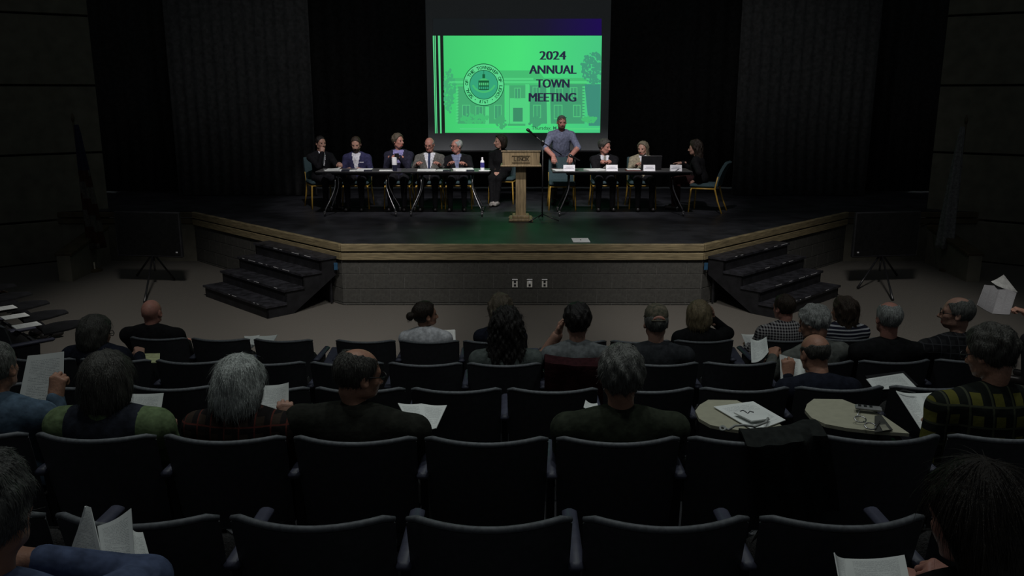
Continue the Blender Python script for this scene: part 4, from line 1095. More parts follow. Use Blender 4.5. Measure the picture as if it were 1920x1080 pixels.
# ================================================================== people on the stage
def C(n, *c): return cloth(n, c)
suit_black = C('suit_black', .010, .010, .012); suit_blue = C('suit_blue', .034, .034, .085); suit_navy = C('suit_navy', .020, .020, .036); suit_grey = C('suit_grey', .115, .112, .102)
shirt_white = C('shirt_white', .62, .62, .66); shirt_lav = C('shirt_lavender', .26, .24, .48); tie_blue = C('tie_blue', .03, .04, .09); tie_pat = pattern_mat('tie_pattern', 'check', (.35, .38, .52), (.02, .03, .10), scale=45, width=.5)
tie_grey = C('tie_grey', .24, .23, .21); black_wool = C('black_wool', .008, .008, .009); beige_jkt = C('beige_jacket', .30, .265, .19); blue_tee = C('blue_henley', .17, .19, .275)
camo = mat('patterned_trousers', (.10, .085, .06), .9, .1, (14, .3), (12, .4), col2=(.012, .012, .011))
def vee(w_=.07, tie=None, t0=.34, shirt=shirt_white):
    r = [(lambda x, y, t: (y > .03) & (t > t0) & (np.abs(x) < w_*(t-t0)/(1-t0)+.012), shirt, [0])]
    if tie is not None: r.append((lambda x, y, t: (y > .03) & (t > t0) & (np.abs(x) < .022), tie, [0]))
    return r
def on_stage(px, ytop, Yh, **kw):
    """local frame: the person faces the audience when rz = pi"""
    p = W(px, ytop, Yh); top = p.z-SZ
    return p.x, top
def panelist(label, px, ytop, Y=15.08, yaw=0, dx=0, **kw):
    lean = kw.get('lean', 6); p = W(px, ytop, Y-.08); return person(label, (p.x+dx, Y, SZ), PI+R_(yaw), top=p.z-SZ, seat=.46, res=.0135, strand=260, **kw)
RT = lambda x, y, z: (x, y, z)
# wrist targets in the figure's own frame (x: its right is +)
tabz = .775
panelist('man in black suit, chin on hand, at left end of the table', 597, 256, yaw=36, lean=2, mats=dict(top=suit_black), hair=('short', HR['dark']), head=(6, -4, 0), region=vee(.04, None, .5), collar=shirt_white,
         R=(.06, .22, .98), L=(-.16, .40, tabz+.03), hands=(('relaxed', ((.2, .9, -.1), (0, 0, 1))), ('fist', ((-.25, -.25, 1), (.3, 1, .2)))), skn='fair')
chair_at(back_to_x(600, 15.2), 15.2, PI+R_(26), 'teal chair under the man at the left end of the tables')
panelist('bearded man in a blue suit looking down at his papers', 667, 257, mats=dict(top=suit_blue), hair=('short', HR['brown']), beard=HR['brunette'], head=(0, -20, 0), region=vee(.06, None, .33)+[(lambda x, y, t: (y > .05) & (t > .69) & (t < .725) & (x < -.065) & (x > -.13), shirt_white, [0])], collar=shirt_white, build=1.0, lean=8,
         L=(-.14, .30, .70), R=(.14, .30, .70), hs=1.02)
panelist('man in a navy jacket and lavender shirt holding a cup in both hands', 746, 252, mats=dict(top=suit_navy), hair=('full', HR['ash']), head=(55, 0, 0), region=vee(.08, None, .3, shirt_lav), collar=shirt_lav, build=1.06, lean=4, skn='pink',
         L=(-.05, .30, .92), R=(.09, .30, .92), hands=(('grip', ((.9, .35, .1), (-.2, .6, 1))), ('grip', ((-.9, .35, .1), (.2, .6, 1)))))
p = W(744, 300, 14.72); o = MB().lathe([(.03, 0), (.036, .01), (.04, .10), (.035, .105)], (0, 0, 0), 14).build('cup', M_pen, loc=(p.x, 14.72, SZ+.88)); tag(o, 'dark cup held by the man in the lavender shirt', 'cup')
panelist('bald man with glasses in a grey suit and blue tie', 804, 259, mats=dict(top=suit_grey), hair=('fringe', HR['silver']), head=(-14, -14, 0), region=vee(.085, tie_blue, .25), collar=shirt_white, build=1.08, glasses=True, skn='pink',
         L=(-.2, .26, tabz), R=(.2, .26, tabz))
panelist('white-haired man in a black jacket and patterned tie looking to the left', 858, 262, mats=dict(top=suit_black), hair=('balding', HR['white']), head=(-52, -2, 0), glasses=True, skn='pink', region=vee(.07, tie_pat, .4, tie_pat), collar=shirt_white, build=1.05, side=4,
         L=(-.15, .28, tabz), R=(.15, .28, tabz))
panelist('dark-haired woman in black sitting beside the lectern with hands in her lap', 938, 254, 15.75, yaw=-12, female=True, mats=dict(top=black_wool, pants=black_wool), hair=('bob', HR['brunette']), head=(-60, 0, 0), lean=0, build=.95, shoe=mat('pale_shoe', (.30, .28, .26), .6, .3),
         L=(-.035, .24, .60), R=(.04, .25, .60), hands=(('relaxed', ((.3, .7, -.5), (0, .3, 1))), ('relaxed', ((-.3, .7, -.5), (0, .3, 1)))), legs=[((-.07, .42, .50), (-.03, .42, .09)), ((.07, .42, .50), (.05, .46, .09))])
chair_at(W(944, 300, 15.8).x, 15.85, PI-R_(12), 'teal chair under the woman in black beside the lectern')
for px, nm in ((668, 'man in the blue suit'), (746, 'man holding a cup'), (804, 'man in the grey suit'), (860, 'white-haired man'), (1134, 'man with the grey tie'), (1204, 'blond woman')):
    chair_at(W(px, 320, 15.1).x, 15.16, PI, 'teal chair behind the table under the '+nm)
# standing man leaning on a chair
chx = W(1053, 330, 15.1).x
chair_at(chx, 15.0, PI, 'empty teal chair that the standing man leans on')
p = W(1054, 217, 15.28)
person('standing man in a blue short-sleeved shirt leaning on a chair back', (p.x, 15.62, SZ), PI, top=p.z-SZ, stand=True, lean=26, mats=dict(top=blue_tee, pants=camo), sleeves='short', build=.98, skn='pink', hair=('buzz', HR['grey']), beard=mat('stubble', (.13, .085, .06), .8, .1), glasses='up', head=(8, -8, 0),
       L=(-.15, .42, .90), R=(.15, .42, .90), hands=(('relaxed', ((0, .75, -.65), (0, .6, .75))), ('relaxed', ((0, .75, -.65), (0, .6, .75)))), elbow={-1: (-1, -.2, -.1), 1: (1, -.2, -.1)}, res=.0135, jacket=.014)
panelist('man in a dark suit and grey tie with clasped hands', 1134, 262, mats=dict(top=suit_black), hair=('full', HR['darkgrey']), head=(52, -12, 0), region=vee(.06, tie_grey, .35), collar=shirt_white, build=1.02, lean=10, skn='pink',
         L=(-.02, .36, tabz+.05), R=(.03, .36, tabz+.05), hands=(('grip', ((.75, .5, .35), (-.3, .2, 1))), ('grip', ((-.75, .5, .35), (.3, .2, 1)))))
panelist('blond woman in a beige jacket behind the laptop', 1207, 267, female=True, mats=dict(top=beige_jkt), hair=('long', HR['sandy']), head=(-32, -6, 0), region=vee(.05, None, .3), build=1.0, L=(-.16, .32, tabz), R=(.16, .32, tabz))
# woman at the right end, turned to the panel
p = W(1304, 265, 14.75)
person('dark-haired woman in a black jacket seated sideways at the right end of the tables', (p.x+.10, 14.72, SZ), R_(62), top=p.z-SZ, seat=.46, female=True, mats=dict(top=black_wool, pants=C('maroon_skirt', .03, .012, .012)), hair=('wavy', HR['brunette']), lean=12, head=(6, -6, 0), build=1.02, res=.0135, strand=260,
       L=(-.18, .02, .55), R=(.16, .36, .80), hands=(('relaxed', ((.0, .8, -.5), (-.6, .2, .7))), ('flat', ((-.2, 1, 0), (0, 0, 1)))), region=[(lambda x, y, t: (y > .07) & (np.abs(x) < .05) & (t > .4), shirt_white, [0])])
chair_at(p.x+.20, 14.66, R_(66), 'teal chair with yellow legs at the right end of the tables')

# ================================================================== the audience
def aud(label, row, px, ytop, rz=None, dy=.30, lean=-7, tgt=None, side=0.0, **kw):
    Yh = ROWY[row]+dy
    X0 = W(px, ytop, Yh).x; Yc = Yh+(X0-CX)**2/100
    p = W(px, ytop, Yc-.03); hx = kw.pop('shift', 0.0)
    X = p.x-hx; loc = Vector((X, Yc, ROWZ[row])); r = (X-CX)/50 if rz is None else rz
    def toloc(w): d = Vector(w)-loc; return tuple(Matrix.Rotation(-r, 3, 'Z') @ d)
    for k in ('L', 'R'):
        if k in kw and kw[k] is not None and isinstance(kw[k], Vector): kw[k] = toloc(kw[k])
    if side == 0 and hx: side = math.degrees(math.atan2(hx, .62))
    return person(label, loc, r, top=p.z-ROWZ[row], lean=lean, side=side, **kw)
denim = C('denim_shirt', .075, .115, .165); green_v = C('green_vest', .125, .175, .085); navy_p = C('navy_panel', .024, .027, .038); navy_j = C('navy_jacket', .012, .014, .024)
olive = C('olive_shirt', .030, .036, .024); darksuit = C('charcoal_olive_suit', .019, .020, .016); black_j = C('black_jacket', .010, .010, .011); grey_tee = C('grey_tee', .14, .15, .155); sleeve_d = C('charcoal_sleeve', .035, .037, .042)
grey_g = C('grey_green_top', .085, .10, .095); char_j = C('charcoal_jacket', .028, .030, .034); white_top = C('white_blouse', .58, .58, .61); grey_s = C('grey_shirt', .12, .125, .115)
plaid_y = pattern_mat('yellow_plaid', 'plaid', (.105, .10, .022), (.010, .012, .010), (.05, .055, .035), 11, .55)
plaid_r = pattern_mat('brown_plaid', 'plaid', (.035, .024, .018), (.012, .010, .010), (.09, .025, .02), 16, .45)
check_s = pattern_mat('gingham_shirt', 'check', (.42, .40, .40), (.018, .014, .020), scale=42, width=.55)
stripe_s = pattern_mat('striped_top', 'stripe', (.016, .018, .032), (.42, .43, .46), scale=32, width=.38)
dkplaid = pattern_mat('dark_plaid', 'plaid', (.022, .022, .024), (.012, .012, .014), (.045, .045, .05), 18, .5)
# --- front row
aud('bald man in a black jacket sitting alone in the front row', 5, 282, 563, mats=dict(top=black_j), skn='pink', build=1.18, hair=None, collar=(black_j, 1.1))
aud('woman with a dark bun in a white blouse looking right', 5, 797, 567, female=True, mats=dict(top=white_top), hair=('bun', HR['brunette']), head=(-58, 0, 0), skn='tan', R=W(838, 640, 7.35), hands=('relaxed', 'grip'))
sheet_obj('paper', [W(846, 619, 7.55), W(854, 619, 7.45), W(854, 640, 7.4), W(812, 640, 7.5)], M_paper, 'paper in front of the woman with the bun', 'paper', .01)
sheet_obj('booklet', [W(816, 618, 7.5), W(853, 618, 7.48), W(855, 645, 7.36), W(818, 645, 7.4)], M_paper, 'white packet held by the woman with the bun', 'booklet', .01, .006)
aud('woman with highlighted fair hair in navy behind the curly-haired head', 5, 938, 556, female=True, mats=dict(top=navy_j), hair=('wavy', HR['ash']), skn='fair', head=(10, 0, 0))
aud('blond woman in black raising a hand to her face in the front row', 5, 1312, 569, female=True, mats=dict(top=black_j), hair=('bob', HR['blond']), head=(-12, -4, 0), R=(.15, .10, .93), hands=('relaxed', ('relaxed', ((-.3, .2, 1), (.6, .5, .2)))), skn='fair', strand=700)
aud('man in a black and white gingham shirt leaning left', 5, 1478, 558, mats=dict(top=check_s), hair=('short', HR['brown']), head=(22, -8, 0), skn='pink', collar=check_s, lean=4, L=W(1402, 650, 7.55), hands=('grip', 'relaxed'), dy=.38)
sheet_obj('paper', [W(1390, 626, 7.65), W(1420, 626, 7.7), W(1424, 655, 7.5), W(1402, 655, 7.45)], M_paper, 'white sheet beside the gingham shirt', 'paper', .01)
aud('woman with wavy brown hair in a navy and white striped top', 5, 1590, 565, female=True, mats=dict(top=stripe_s), hair=('wavy', HR['brown']), head=(28, 0, 0), skn='tan', lean=2, dy=.36)
sheet_obj('paper', [W(1560, 646, 7.5), W(1587, 644, 7.55), W(1592, 656, 7.3), W(1565, 660, 7.3)], M_paper, 'white sheet below the striped top', 'paper', .01)
# --- second row from the stage
aud('woman with dark grey bobbed hair in a navy jacket on the left', 4, 176, 598, female=True, mats=dict(top=navy_j), hair=('bob', HR['darkgrey']), head=(-20, -10, 0), glasses=True, build=1.1, R=W(262, 668, 6.15), hands=('relaxed', 'grip'), strand=600)
sheet_obj('notepad', [W(258, 664, 6.3), W(300, 663, 6.3), W(299, 680, 6.05), W(275, 680, 6.02)], mat('yellow_pad', (.52, .54, .30), .8, .2), 'yellow notepad beside the woman in the navy jacket', 'notepad', 0, .006)
aud('woman with long dark curly hair and a grey top', 4, 950, 584, female=True, mats=dict(top=grey_g), hair=('curly', HR['dark']), build=1.18, strand=1200)
aud('dark-haired man in a grey raglan shirt holding a hand to his head', 4, 1083, 572, mats=dict(top=grey_tee, sleeve=sleeve_d, forearm=SK['fair']), hair=('full', HR['dark']), L=(-.13, .12, .93), hands=(('relaxed', ((.35, .1, 1), (-.7, .4, .1))), 'relaxed'), collar=grey_tee)
aud('man in a camouflage cap and charcoal jacket', 4, 1231, 577, mats=dict(top=char_j), hair=('short', HR['grey']), cap=(mat('camouflage_cap', (.16, .135, .10), .9, .1, (40, .3), None, col2=(.045, .05, .035)), SK['pink']), build=1.12, collar=(char_j, 1.15), hs=.97)
aud('grey-haired man leaning left over his papers', 4, 1526, 583, shift=-.10, mats=dict(top=grey_s), hair=('full', HR['silver']), head=(48, -24, 8), skn='tan', lean=6, L=W(1448, 672, 6.12), R=W(1460, 676, 6.2), hands=('grip', 'grip'), strand=700)
sheet_obj('paper', [W(1407, 634, 6.35), W(1437, 631, 6.35), W(1441, 660, 6.1), W(1409, 680, 6.0)], M_paper, 'crumpled sheet held by the grey-haired man', 'paper', .03)
aud('silver-haired man in a black jacket right of the striped top', 4, 1669, 567, mats=dict(top=black_j), hair=('balding', HR['silver']), skn='pink', build=1.12, strand=700, collar=(black_j, 1.1))
aud('balding man in dark plaid looking left on the right side', 4, 1797, 558, mats=dict(top=dkplaid), hair=('balding', HR['grey']), head=(58, 0, 0), skn='fair', build=1.12, glasses=True, collar=(dkplaid, 1.1))
# --- third row
aud('bald man in a navy jacket reading an open booklet', 3, 1546, 640, mats=dict(top=navy_j), hair=('fringe', HR['darkgrey']), skn='tan', head=(10, -16, 0), build=1.02, nd=.075, lean=4, L=W(1476, 708, 4.98), R=W(1540, 712, 5.0), hands=(('grip', ((.1, .25, 1), (0, -1, .2))), 'grip'))
def spread(label, tl_, tm, tr_, bl_, bm_, br_, m=None, th=.003):
    """an open booklet: two leaves meeting at a spine"""
    ctr = (tm+bm_)/2; root = empty('open_booklet', ctr, 0, label, 'booklet')
    for nm, cs in (('left_leaf', (tl_, tm, bm_, bl_)), ('right_leaf', (tm, tr_, br_, bm_))):
        o = sheet_obj(nm, cs, m or M_paper, None, bend=.006, th=th); o.location = o.location-ctr; o.parent = root
    return root
spread('open white booklet in the hands of the bald man in navy', W(1462, 664, 5.05), W(1500, 674, 5.15), W(1522, 664, 5.05), W(1465, 726, 4.9), W(1500, 726, 5.0), W(1524, 724, 4.9))
# --- fourth row
aud('man in a denim shirt at the left edge raising a printed sheet', 2, -34, 652, mats=dict(top=denim), skn='tan', hair=('short', HR['grey']), R=W(104, 748, 3.80), hands=('relaxed', ('grip', ((.1, .3, 1), (0, -1, .25)))), lean=2, side=0, elbow={1: (.3, -.3, -1), -1: None}, dy=.34, build=1.12)
sheet_obj('paper', [W(52, 667, 3.95), W(120, 659, 3.95), W(118, 764, 3.85), W(31, 769, 3.85)], M_paper, 'printed sheet held up at the left by the denim sleeve', 'paper', .008)
aud('woman with dark grey hair in a green vest with navy back', 2, 196, 671, female=True, mats=dict(top=green_v, sleeve=green_v), hair=('bob', HR['darkgrey']), skn='fair', build=1.22, R=W(318, 826, 3.75), hands=('relaxed', ('grip', ((-.2, .5, 1), (.3, -1, .2)))), strand=1500, head=(0, -8, 0), collar=(green_v, 1.25), jacket=.018,
    region=[(lambda x, y, t: (y < .03) & (np.abs(x) < .155) & (t < 1.22-1.1*np.maximum(0, np.abs(x)-.05)) & (t > .2), navy_p, [0])])
sheet_obj('paper', [W(232, 738, 3.95), W(307, 737, 3.9), W(297, 800, 3.8), W(222, 790, 3.85)], M_paper, 'printed sheet held by the woman in the green vest', 'paper', .008)
aud('woman with smooth white bobbed hair in dark plaid', 2, 446, 680, female=True, mats=dict(top=plaid_r), hair=('bob', HR['white']), skn='fair', head=(-10, -16, 0), build=1.12, R=W(540, 796, 3.72), hands=('relaxed', ('grip', ((-.2, .3, 1), (.2, -1, .1)))), strand=1500)
sheet_obj('paper', [W(497, 723, 3.9), W(541, 717, 3.85), W(541, 782, 3.75), W(468, 786, 3.8)], M_paper, 'printed sheet held by the white-haired woman', 'paper', .01)
aud('balding man in a dark olive suit turned to the right', 2, 653, 661, mats=dict(top=darksuit), hair=('balding', HR['darkgrey']), head=(-52, -10, 0), skn='tan', build=1.32, lean=-3, collar=(darksuit, 1.2), strand=1200, glasses=True, side=5)
spread('open booklet on the lap right of the olive suit', W(746, 756, 3.95), W(790, 757, 4.0), W(838, 760, 3.95), W(770, 800, 3.72), W(795, 803, 3.75), W(818, 803, 3.72))
aud('grey-haired man in an olive green shirt', 2, 1166, 655, mats=dict(top=olive), hair=('full', HR['grey']), skn='tan', build=1.22, collar=(olive, 1.1), strand=1500)
sheet_obj('paper', [W(1098, 750, 3.85), W(1120, 756, 3.85), W(1122, 764, 3.75), W(1094, 764, 3.75)], M_paper, 'paper tucked beside the olive shirt', 'paper', .01)
aud('curly grey-haired man in a yellow and black plaid shirt', 2, 1888, 628, mats=dict(top=plaid_y), hair=('full', HR['darkgrey']), head=(28, -18, 0), skn='tan', lean=6, glasses=True, build=1.2, L=W(1772, 800, 3.75), hands=(('grip', ((-.3, .9, .2), (0, 0, 1))), 'relaxed'), dy=.40, strand=1500, collar=(plaid_y, 1.15))
spread('open booklet spread out beside the plaid shirt', W(1680, 733, 4.05), W(1718, 738, 4.1), W(1782, 731, 4.1), W(1727, 806, 3.75), W(1744, 800, 3.78), W(1797, 748, 3.9))
# --- nearest people, cut by the bottom corners
aud('grey-haired man at the bottom left corner with a blue sleeve', 0, -46, 866, mats=dict(top=C('blue_oxford', .10, .13, .23)), hair=('full', HR['grey']), skn='tan', R=W(84, 1052, 1.86), hands=('relaxed', ('relaxed', ((-1, .15, .1), (0, .3, 1)))), dy=.34, strand=1800, elbow={1: (1, .5, -.35), -1: None}, res=.011)
bk = empty('open_booklet', W(192, 1048, 1.93), 0, 'open booklet with raised pages at the bottom left', 'booklet')
for nm, cs in (('left_leaf', (W(160, 951, 2.02), W(170, 951, 2.03), W(194, 1052, 1.93), W(132, 1034, 1.98))), ('right_leaf', (W(182, 987, 2.0), W(246, 953, 2.06), W(254, 1069, 1.95), W(192, 1048, 1.93)))):
    o = sheet_obj(nm, cs, M_paper, None, bend=.012, th=.003); o.location = o.location-bk.location; o.parent = bk
sheet_obj('paper', [W(243, 985, 2.1), W(268, 998, 2.1), W(292, 1085, 1.94), W(250, 1085, 1.93)], M_paper, 'lower page sticking out of the bottom left booklet', 'paper', .01)
aud('woman with brown hair at the bottom right corner', 0, 1850, 886, female=True, mats=dict(top=black_j), hair=('long', hairm('hair_chestnut', (.020, .014, .009))), skn='pink', head=(20, -16, 0), dy=.36, L=W(1812, 1108, 1.88), hands=(('grip', ((-.7, .5, .3), (0, -.3, 1))), 'relaxed'), strand=2200, res=.011)
spread('folded programme held at the bottom right', W(1564, 1036, 2.02), W(1584, 1048, 2.04), W(1696, 1041, 2.04), W(1574, 1090, 1.93), W(1592, 1092, 1.93), W(1706, 1090, 1.93))
# --- people at the far sides
p = Vector((-4.78-.40*4, 7.45+.40*4, 0)); f_ = Vector((.7071, .7071, 0))
person('person in black at the far left edge with legs stretched out', p+f_*.33, R_(-45), top=1.18, mats=dict(top=black_j), hair=('short', HR['dark']), legs=[((-.1, .46, .47), (-.1, .72, .10)), ((.1, .46, .47), (.12, .78, .10))], build=1.1)
p = Vector((5.75, 7.7, 0)); f_ = Vector((-.7071, .7071, 0))
q = p+f_*.33
def tol(w, base, rz): return tuple(Matrix.Rotation(-rz, 3, 'Z') @ (Vector(w)-base))
person('person in dark clothes at the far right edge holding a newspaper', q, R_(45), top=1.18, mats=dict(top=black_j, forearm=SK['pink']), hair=('short', HR['dark']), L=tol(W(1905, 585, 8.2), q, R_(45)), R=tol(W(1925, 540, 8.5), q, R_(45)), hands=(('grip', ((-.4, .8, .3), (0, -.2, 1))), ('grip', ((-.6, .7, .2), (0, 0, 1)))), build=1.1)
NEWS = paper_mat('newsprint', (.20, .20, .21), 22, True)
spread('folded newspaper held up at the far right edge', W(1846, 534, 8.45), W(1875, 536, 8.5), W(1906, 549, 8.45), W(1832, 572, 8.25), W(1860, 588, 8.3), W(1893, 590, 8.25), NEWS, .006)
sheet_obj('paper', [W(1858, 528, 8.5), W(1882, 515, 8.55), W(1908, 548, 8.5), W(1870, 536, 8.45)], mat('dull_paper', (.36, .37, .36), .8, .2), 'white sheet on top of the newspaper at the far right', 'paper', .01)

# ================================================================== papers and things among the seats
sheet_obj('paper', [W(458, 630, 7.35), W(487, 628, 7.4), W(476, 650, 7.25), W(463, 656, 7.2)], M_paper, 'left leaf lying open over a front row seat', 'paper', .008)
sheet_obj('paper', [W(478, 630, 7.4), W(520, 628, 7.4), W(510, 646, 7.15), W(466, 646, 7.18)], M_plain, 'open folder lying over an empty front row seat', 'folder', .008, .006)
# papers on the left writing tablet of the fourth row
tz = ROWZ[2]+.71
def on_tab(name, pts, m, label, z, cat, th=.003, bend=0.0): return sheet_obj(name, [WZ(x, y, z) for x, y in pts], m, label, cat, bend, th, 6, 4)
on_tab('paper', [(1338, 763), (1412, 753), (1473, 788), (1416, 809)], M_paper, 'printed sheet under the glasses case on the beige tablet', tz+.006, 'paper', .004)
on_tab('envelope', [(1376, 774), (1432, 768), (1444, 786), (1409, 790)], M_plain, 'white folded leaflet with black marks on the beige tablet', tz+.024, 'leaflet', .006)
lf_ = bpy.data.objects['envelope']; pc = lf_.location
MB().tube([WZ(x_, y_, tz+.029)-pc for x_, y_ in ((1388, 771), (1393, 769), (1398, 772), (1402, 775), (1406, 771), (1413, 773))], .0022, 5).build('drawn_mark', M_ink, lf_)
o = MB(); pts = [WZ(1355, 800, tz+.02), WZ(1366, 806, tz+.02), WZ(1378, 798, tz+.03), WZ(1395, 797, tz+.03), WZ(1415, 800, tz+.03), WZ(1436, 792, tz+.03), WZ(1440, 784, tz+.03)]
o.tube(pts, .006, 6); o = o.build('lanyard', mat('lanyard_cloth', (.30, .31, .30), .8, .2), smooth=True); tag(o, 'pale looped lanyard lying on the printed sheet', 'lanyard')
MB().tube([WZ(1355+5*math.cos(t), 803+4*math.sin(t), tz+.02) for t in [2*PI*i/12 for i in range(13)]], .005, 6).build('loop', MATS['lanyard_cloth'], o, True)
# right tablet: remote, glasses, cards
rem = empty('remote_control', WZ(1628, 768, tz+.012), R_(-18), 'grey handheld clicker on the right beige tablet', 'clicker')
MB().box((0, 0, .008), (.12, .045, .016), bev=.006).build('body', mat('grey_plastic', (.22, .22, .22), .45, .4), rem)
for i in range(3):
    for j in range(2): MB().box((-.04+.025*i, -.008+.016*j, .0175), (.014, .009, .004), bev=.001).build('button', M_pen, rem)
on_tab('ballot_card', [(1640, 780), (1652, 778), (1674, 806), (1640, 811)], mat('dark_card', (.05, .05, .045), .6, .3), 'dark card under the eyeglasses on the right tablet', tz+.006, 'card', .003)
on_tab('pass_card', [(1649, 797), (1660, 796), (1668, 806), (1655, 808)], mat('tan_card', (.24, .23, .18), .6, .3), 'small tan card at the corner of the dark card', tz+.011, 'card', .002)
gl = MB()
c0 = WZ(1622, 790, tz+.02); 
for k_, (gx, gy) in enumerate(((1613, 786), (1632, 799))):
    c = WZ(gx, gy, tz+.018); gl.tube([(c.x+.026*math.cos(t), c.y+.02*math.sin(t), c.z+.008*math.sin(t)) for t in [2*PI*i/14 for i in range(15)]], .003, 6)
gl.tube([WZ(1619, 790, tz+.02), WZ(1626, 794, tz+.02)], .0025, 6); gl.tube([WZ(1606, 783, tz+.016), WZ(1612, 768, tz+.014), WZ(1622, 764, tz+.014)], .0025, 6); gl.tube([WZ(1641, 802, tz+.016), WZ(1650, 790, tz+.014)], .0025, 6)
gl = gl.build('eyeglasses', M_chrome, smooth=True); tag(gl, 'folded eyeglasses with silver rims on the right beige tablet', 'glasses')
# papers above the third-row seat back
brd = on_tab('clipboard', [(1622, 706), (1694, 697), (1722, 724), (1642, 734)], M_black, 'dark board under papers behind the bald reader', ROWZ[3]+.66, 'clipboard', .012)
on_tab('paper', [(1624, 711), (1693, 700), (1719, 727), (1640, 731)], M_paper, 'printed sheet on the dark board right of the bald reader', ROWZ[3]+.675, 'paper', .004)
o = MB().tube([W(1686, 733, 4.03), W(1695, 731, 4.04), W(1716, 736, 4.06)], .004, 6).build('pen', M_pen); tag(o, 'black pen lying over the papers by the plaid shirt', 'pen')
# sheets on the left side tablets
for k in range(3):
    px, py = ((50, 610), (28, 593), (6, 578))[k]; c = WZ(px, py, .73)
    cs = [c+Vector((q[0]*.7071+q[1]*.7071, -q[0]*.7071+q[1]*.7071, 0)) for q in ((-.08, .11), (.08, .11), (.08, -.11), (-.08, -.11))]
    sheet_obj('paper', cs, M_paper, ('white sheets on the nearest dark side tablet at far left', 'white sheet on the middle dark side tablet at far left', 'white sheet on the furthest dark side tablet at far left')[k], 'paper', 0, .005)
lathe_o = empty('travel_cup', WZ(65, 664, .0), 0, 'small blue cup standing on the carpet behind the raised sheet', 'cup')
MB().lathe([(.035, 0), (.04, .02), (.045, .12)], (0, 0, 0), 14).build('body', mat('blue_cup', (.02, .025, .07), .4, .4), lathe_o, True); MB().lathe([(.047, .12), (.047, .135), (.03, .145)], (0, 0, 0), 14).build('lid', M_pen, lathe_o)

# coats over seat backs
def coat(name, row, X, x0, x1, drop_b, drop_f, m, label, seed=1, tilt=0.0):
    p, rz = row_pose(row, X); rg = random.Random(seed); ph = [rg.random()*6 for _ in range(4)]
    def f(u, v):
        x = x0+(x1-x0)*u; s_ = v*(drop_b+drop_f)-drop_b
        ytop = .012+.09*(min(.25, abs(x))/.25)**2
        wob = .010*math.sin(11*u+ph[0])*math.sin(4*v+ph[1])+.007*math.sin(23*u+ph[2])
        zt = .862
        if s_ < 0: return (x+tilt*s_, ytop-.045-.012*abs(s_)+wob+(-s_)*.18, zt+s_*(1+.10*math.sin(5*u+ph[3])))
        return (x, ytop+.02+wob*.4+min(s_, .05)*1.0, zt+.004-max(0, s_-.05)*1.0)
    o = MB().sheet(f, 26, 22, .012).build(name, m, loc=p, rot=(0, 0, rz), smooth=True); autosmooth(o, 60); tag(o, label, 'coat'); return o
coat('draped_coat', 4, SX[(4, 1)], -.26, .26, .34, .10, C('burgundy_coat', .030, .008, .010), 'burgundy coat hung over the seat behind the grey raglan shirt', 3)
coat('draped_coat', 2, SX[(2, 2)], -.05, .30, .40, .12, C('black_coat', .016, .018, .017), 'dark coat hanging over the seat below the left beige tablet', 4, -.3)

# ================================================================== displays, flags
for s_, nm in ((-1, 'left'), (1, 'right')):
    cx_ = W(283 if s_ < 0 else 1657, 480, 12.6).x
    root = empty('display_on_tripod', (cx_, 12.6, 0), R_(-8*s_*-1), 'black flat display on a tripod stand at the %s of the stage' % nm, 'display')
    zb = W(283, 481, 12.6).z
    MB().box((0, 0, zb+.34), (1.04, .06, .68), bev=.012).build('panel', M_black, root); MB().box((0, -.032, zb+.345), (1.0, .004, .63)).build('glass', mat('black_glass', (.006, .006, .006), .25, .4), root)
    MB().box((-s_*.44, -.034, zb+.08), (.03, .004, .02)).build('badge', M_scuff, root)
    MB().tube([(0, .07, .40), (0, .07, zb+.6)], .02, 8).build('pole', M_pen, root, True)
    MB().lathe([(.04, .44), (.04, .52)], (0, .07, 0), 10).build('collar', M_pen, root)
    e1 = WZ(271 if s_ < 0 else 1674, 566 if s_ < 0 else 562, 0.02); e2 = WZ(327 if s_ < 0 else 1608, 524 if s_ < 0 else 540, 0.02); iv = root.matrix_basis.inverted()
    Rz = Matrix.Rotation(-root.rotation_euler.z, 3, 'Z')
    for e in (e1, e2, Vector((cx_+s_*.55, 13.3, .02))):
        q = Rz @ (e-Vector((cx_, 12.6, 0))); l_ = MB().tube([(0, .07, .50), tuple(q*.72+Vector((0, .07, .50))*.28), tuple(q)], [.014, .014, .019], 8).build('leg', M_pen, root, True)
    MB().tube([(0, .07, .22), (0, .07, .45)], .014, 8).build('brace', M_pen, root, True)
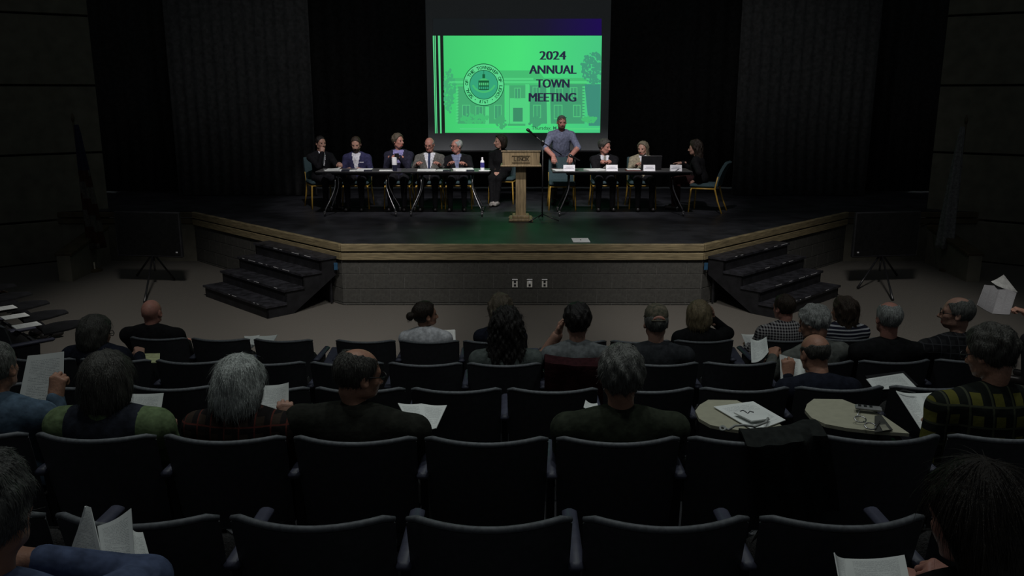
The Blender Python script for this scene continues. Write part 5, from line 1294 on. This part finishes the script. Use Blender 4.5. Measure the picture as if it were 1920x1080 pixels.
def flag(nm, top, bot, m1, m2, label, stripes):
    d = (top-bot); L = d.length; root = empty('flag_on_pole', (bot.x, bot.y, 0), 0, label, 'flag')
    b = Vector((0, 0, 0)); t = Vector((top.x-bot.x, top.y-bot.y, top.z))
    MB().tube([b, t], .016, 8).build('pole', M_rail, root, True); MB().lathe([(.13, 0), (.13, .03), (.05, .06), (.03, .1)], (0, 0, 0), 16).build('base', M_rail, root)
    MB().tube([t, t+Vector((0, 0, .06)), t+Vector((0, 0, .14))], [.02, .03, .004], 8).build('finial', M_rail, root, True)
    side = 1 if t.x < 0 else -1
    mb = MB(); n = 14
    def f(u, v):
        c = b+(t-b)*(.16+.82*v); wd = (.10+.34*(1-v)**.8)*.62; a = 2*PI*u
        r = wd*(.55+.16*math.sin(5*a+3*v))
        return (c.x+side*(.03+wd*.25)+r*math.cos(a)*.8, c.y+r*math.sin(a)*.7, c.z)
    mb.sheet(f, 40, 22, .006)
    if stripes:
        q = 40*22
        mi = []
        for fi in range(len(mb.f)):
            c = sum((Vector(mb.v[i]) for i in mb.f[fi]), Vector())/len(mb.f[fi]); v = (c.z/t.z-.16)/.82; u = math.atan2(c.y-(b.y+(t.y-b.y)*(.16+.82*v)), c.x-(t.x*(.16+.82*v)))
            mi.append(2 if v > .62 else (0 if math.sin(v*26+u*1.6) > 0 else 1))
        mb.mi = mi; mb.build('cloth', [m1, m2, C('flag_navy', .016, .018, .04)], root, True)
    else: mb.build('cloth', m1, root, True)
    for k in (0,):
        MB().tube([(side*.04, -.05, .16), (side*.05, -.06, .05)], .012, 6).build('tassel', mat('pale_tassel', (.55, .5, .4), .7, .2), root)
flag('us', W(137, 228, 13.9), W(174, 490, 13.7), C('flag_red', .040, .018, .014), C('flag_white', .075, .07, .062), 'furled striped flag on a pole before the left wall', True)
flag('st', W(1811, 232, 13.9), W(1780, 484, 13.7), C('flag_pale', .15, .15, .15), None, 'furled pale flag on a pole before the right wall', False)
hand_a, hand_b = W(1705, 431, 13.6), W(1746, 417, 14.3)
o = MB().tube([hand_a, hand_b], .02, 8).build('handrail', M_rail, smooth=True); tag(o, 'short handrail bar behind the right display', 'handrail')
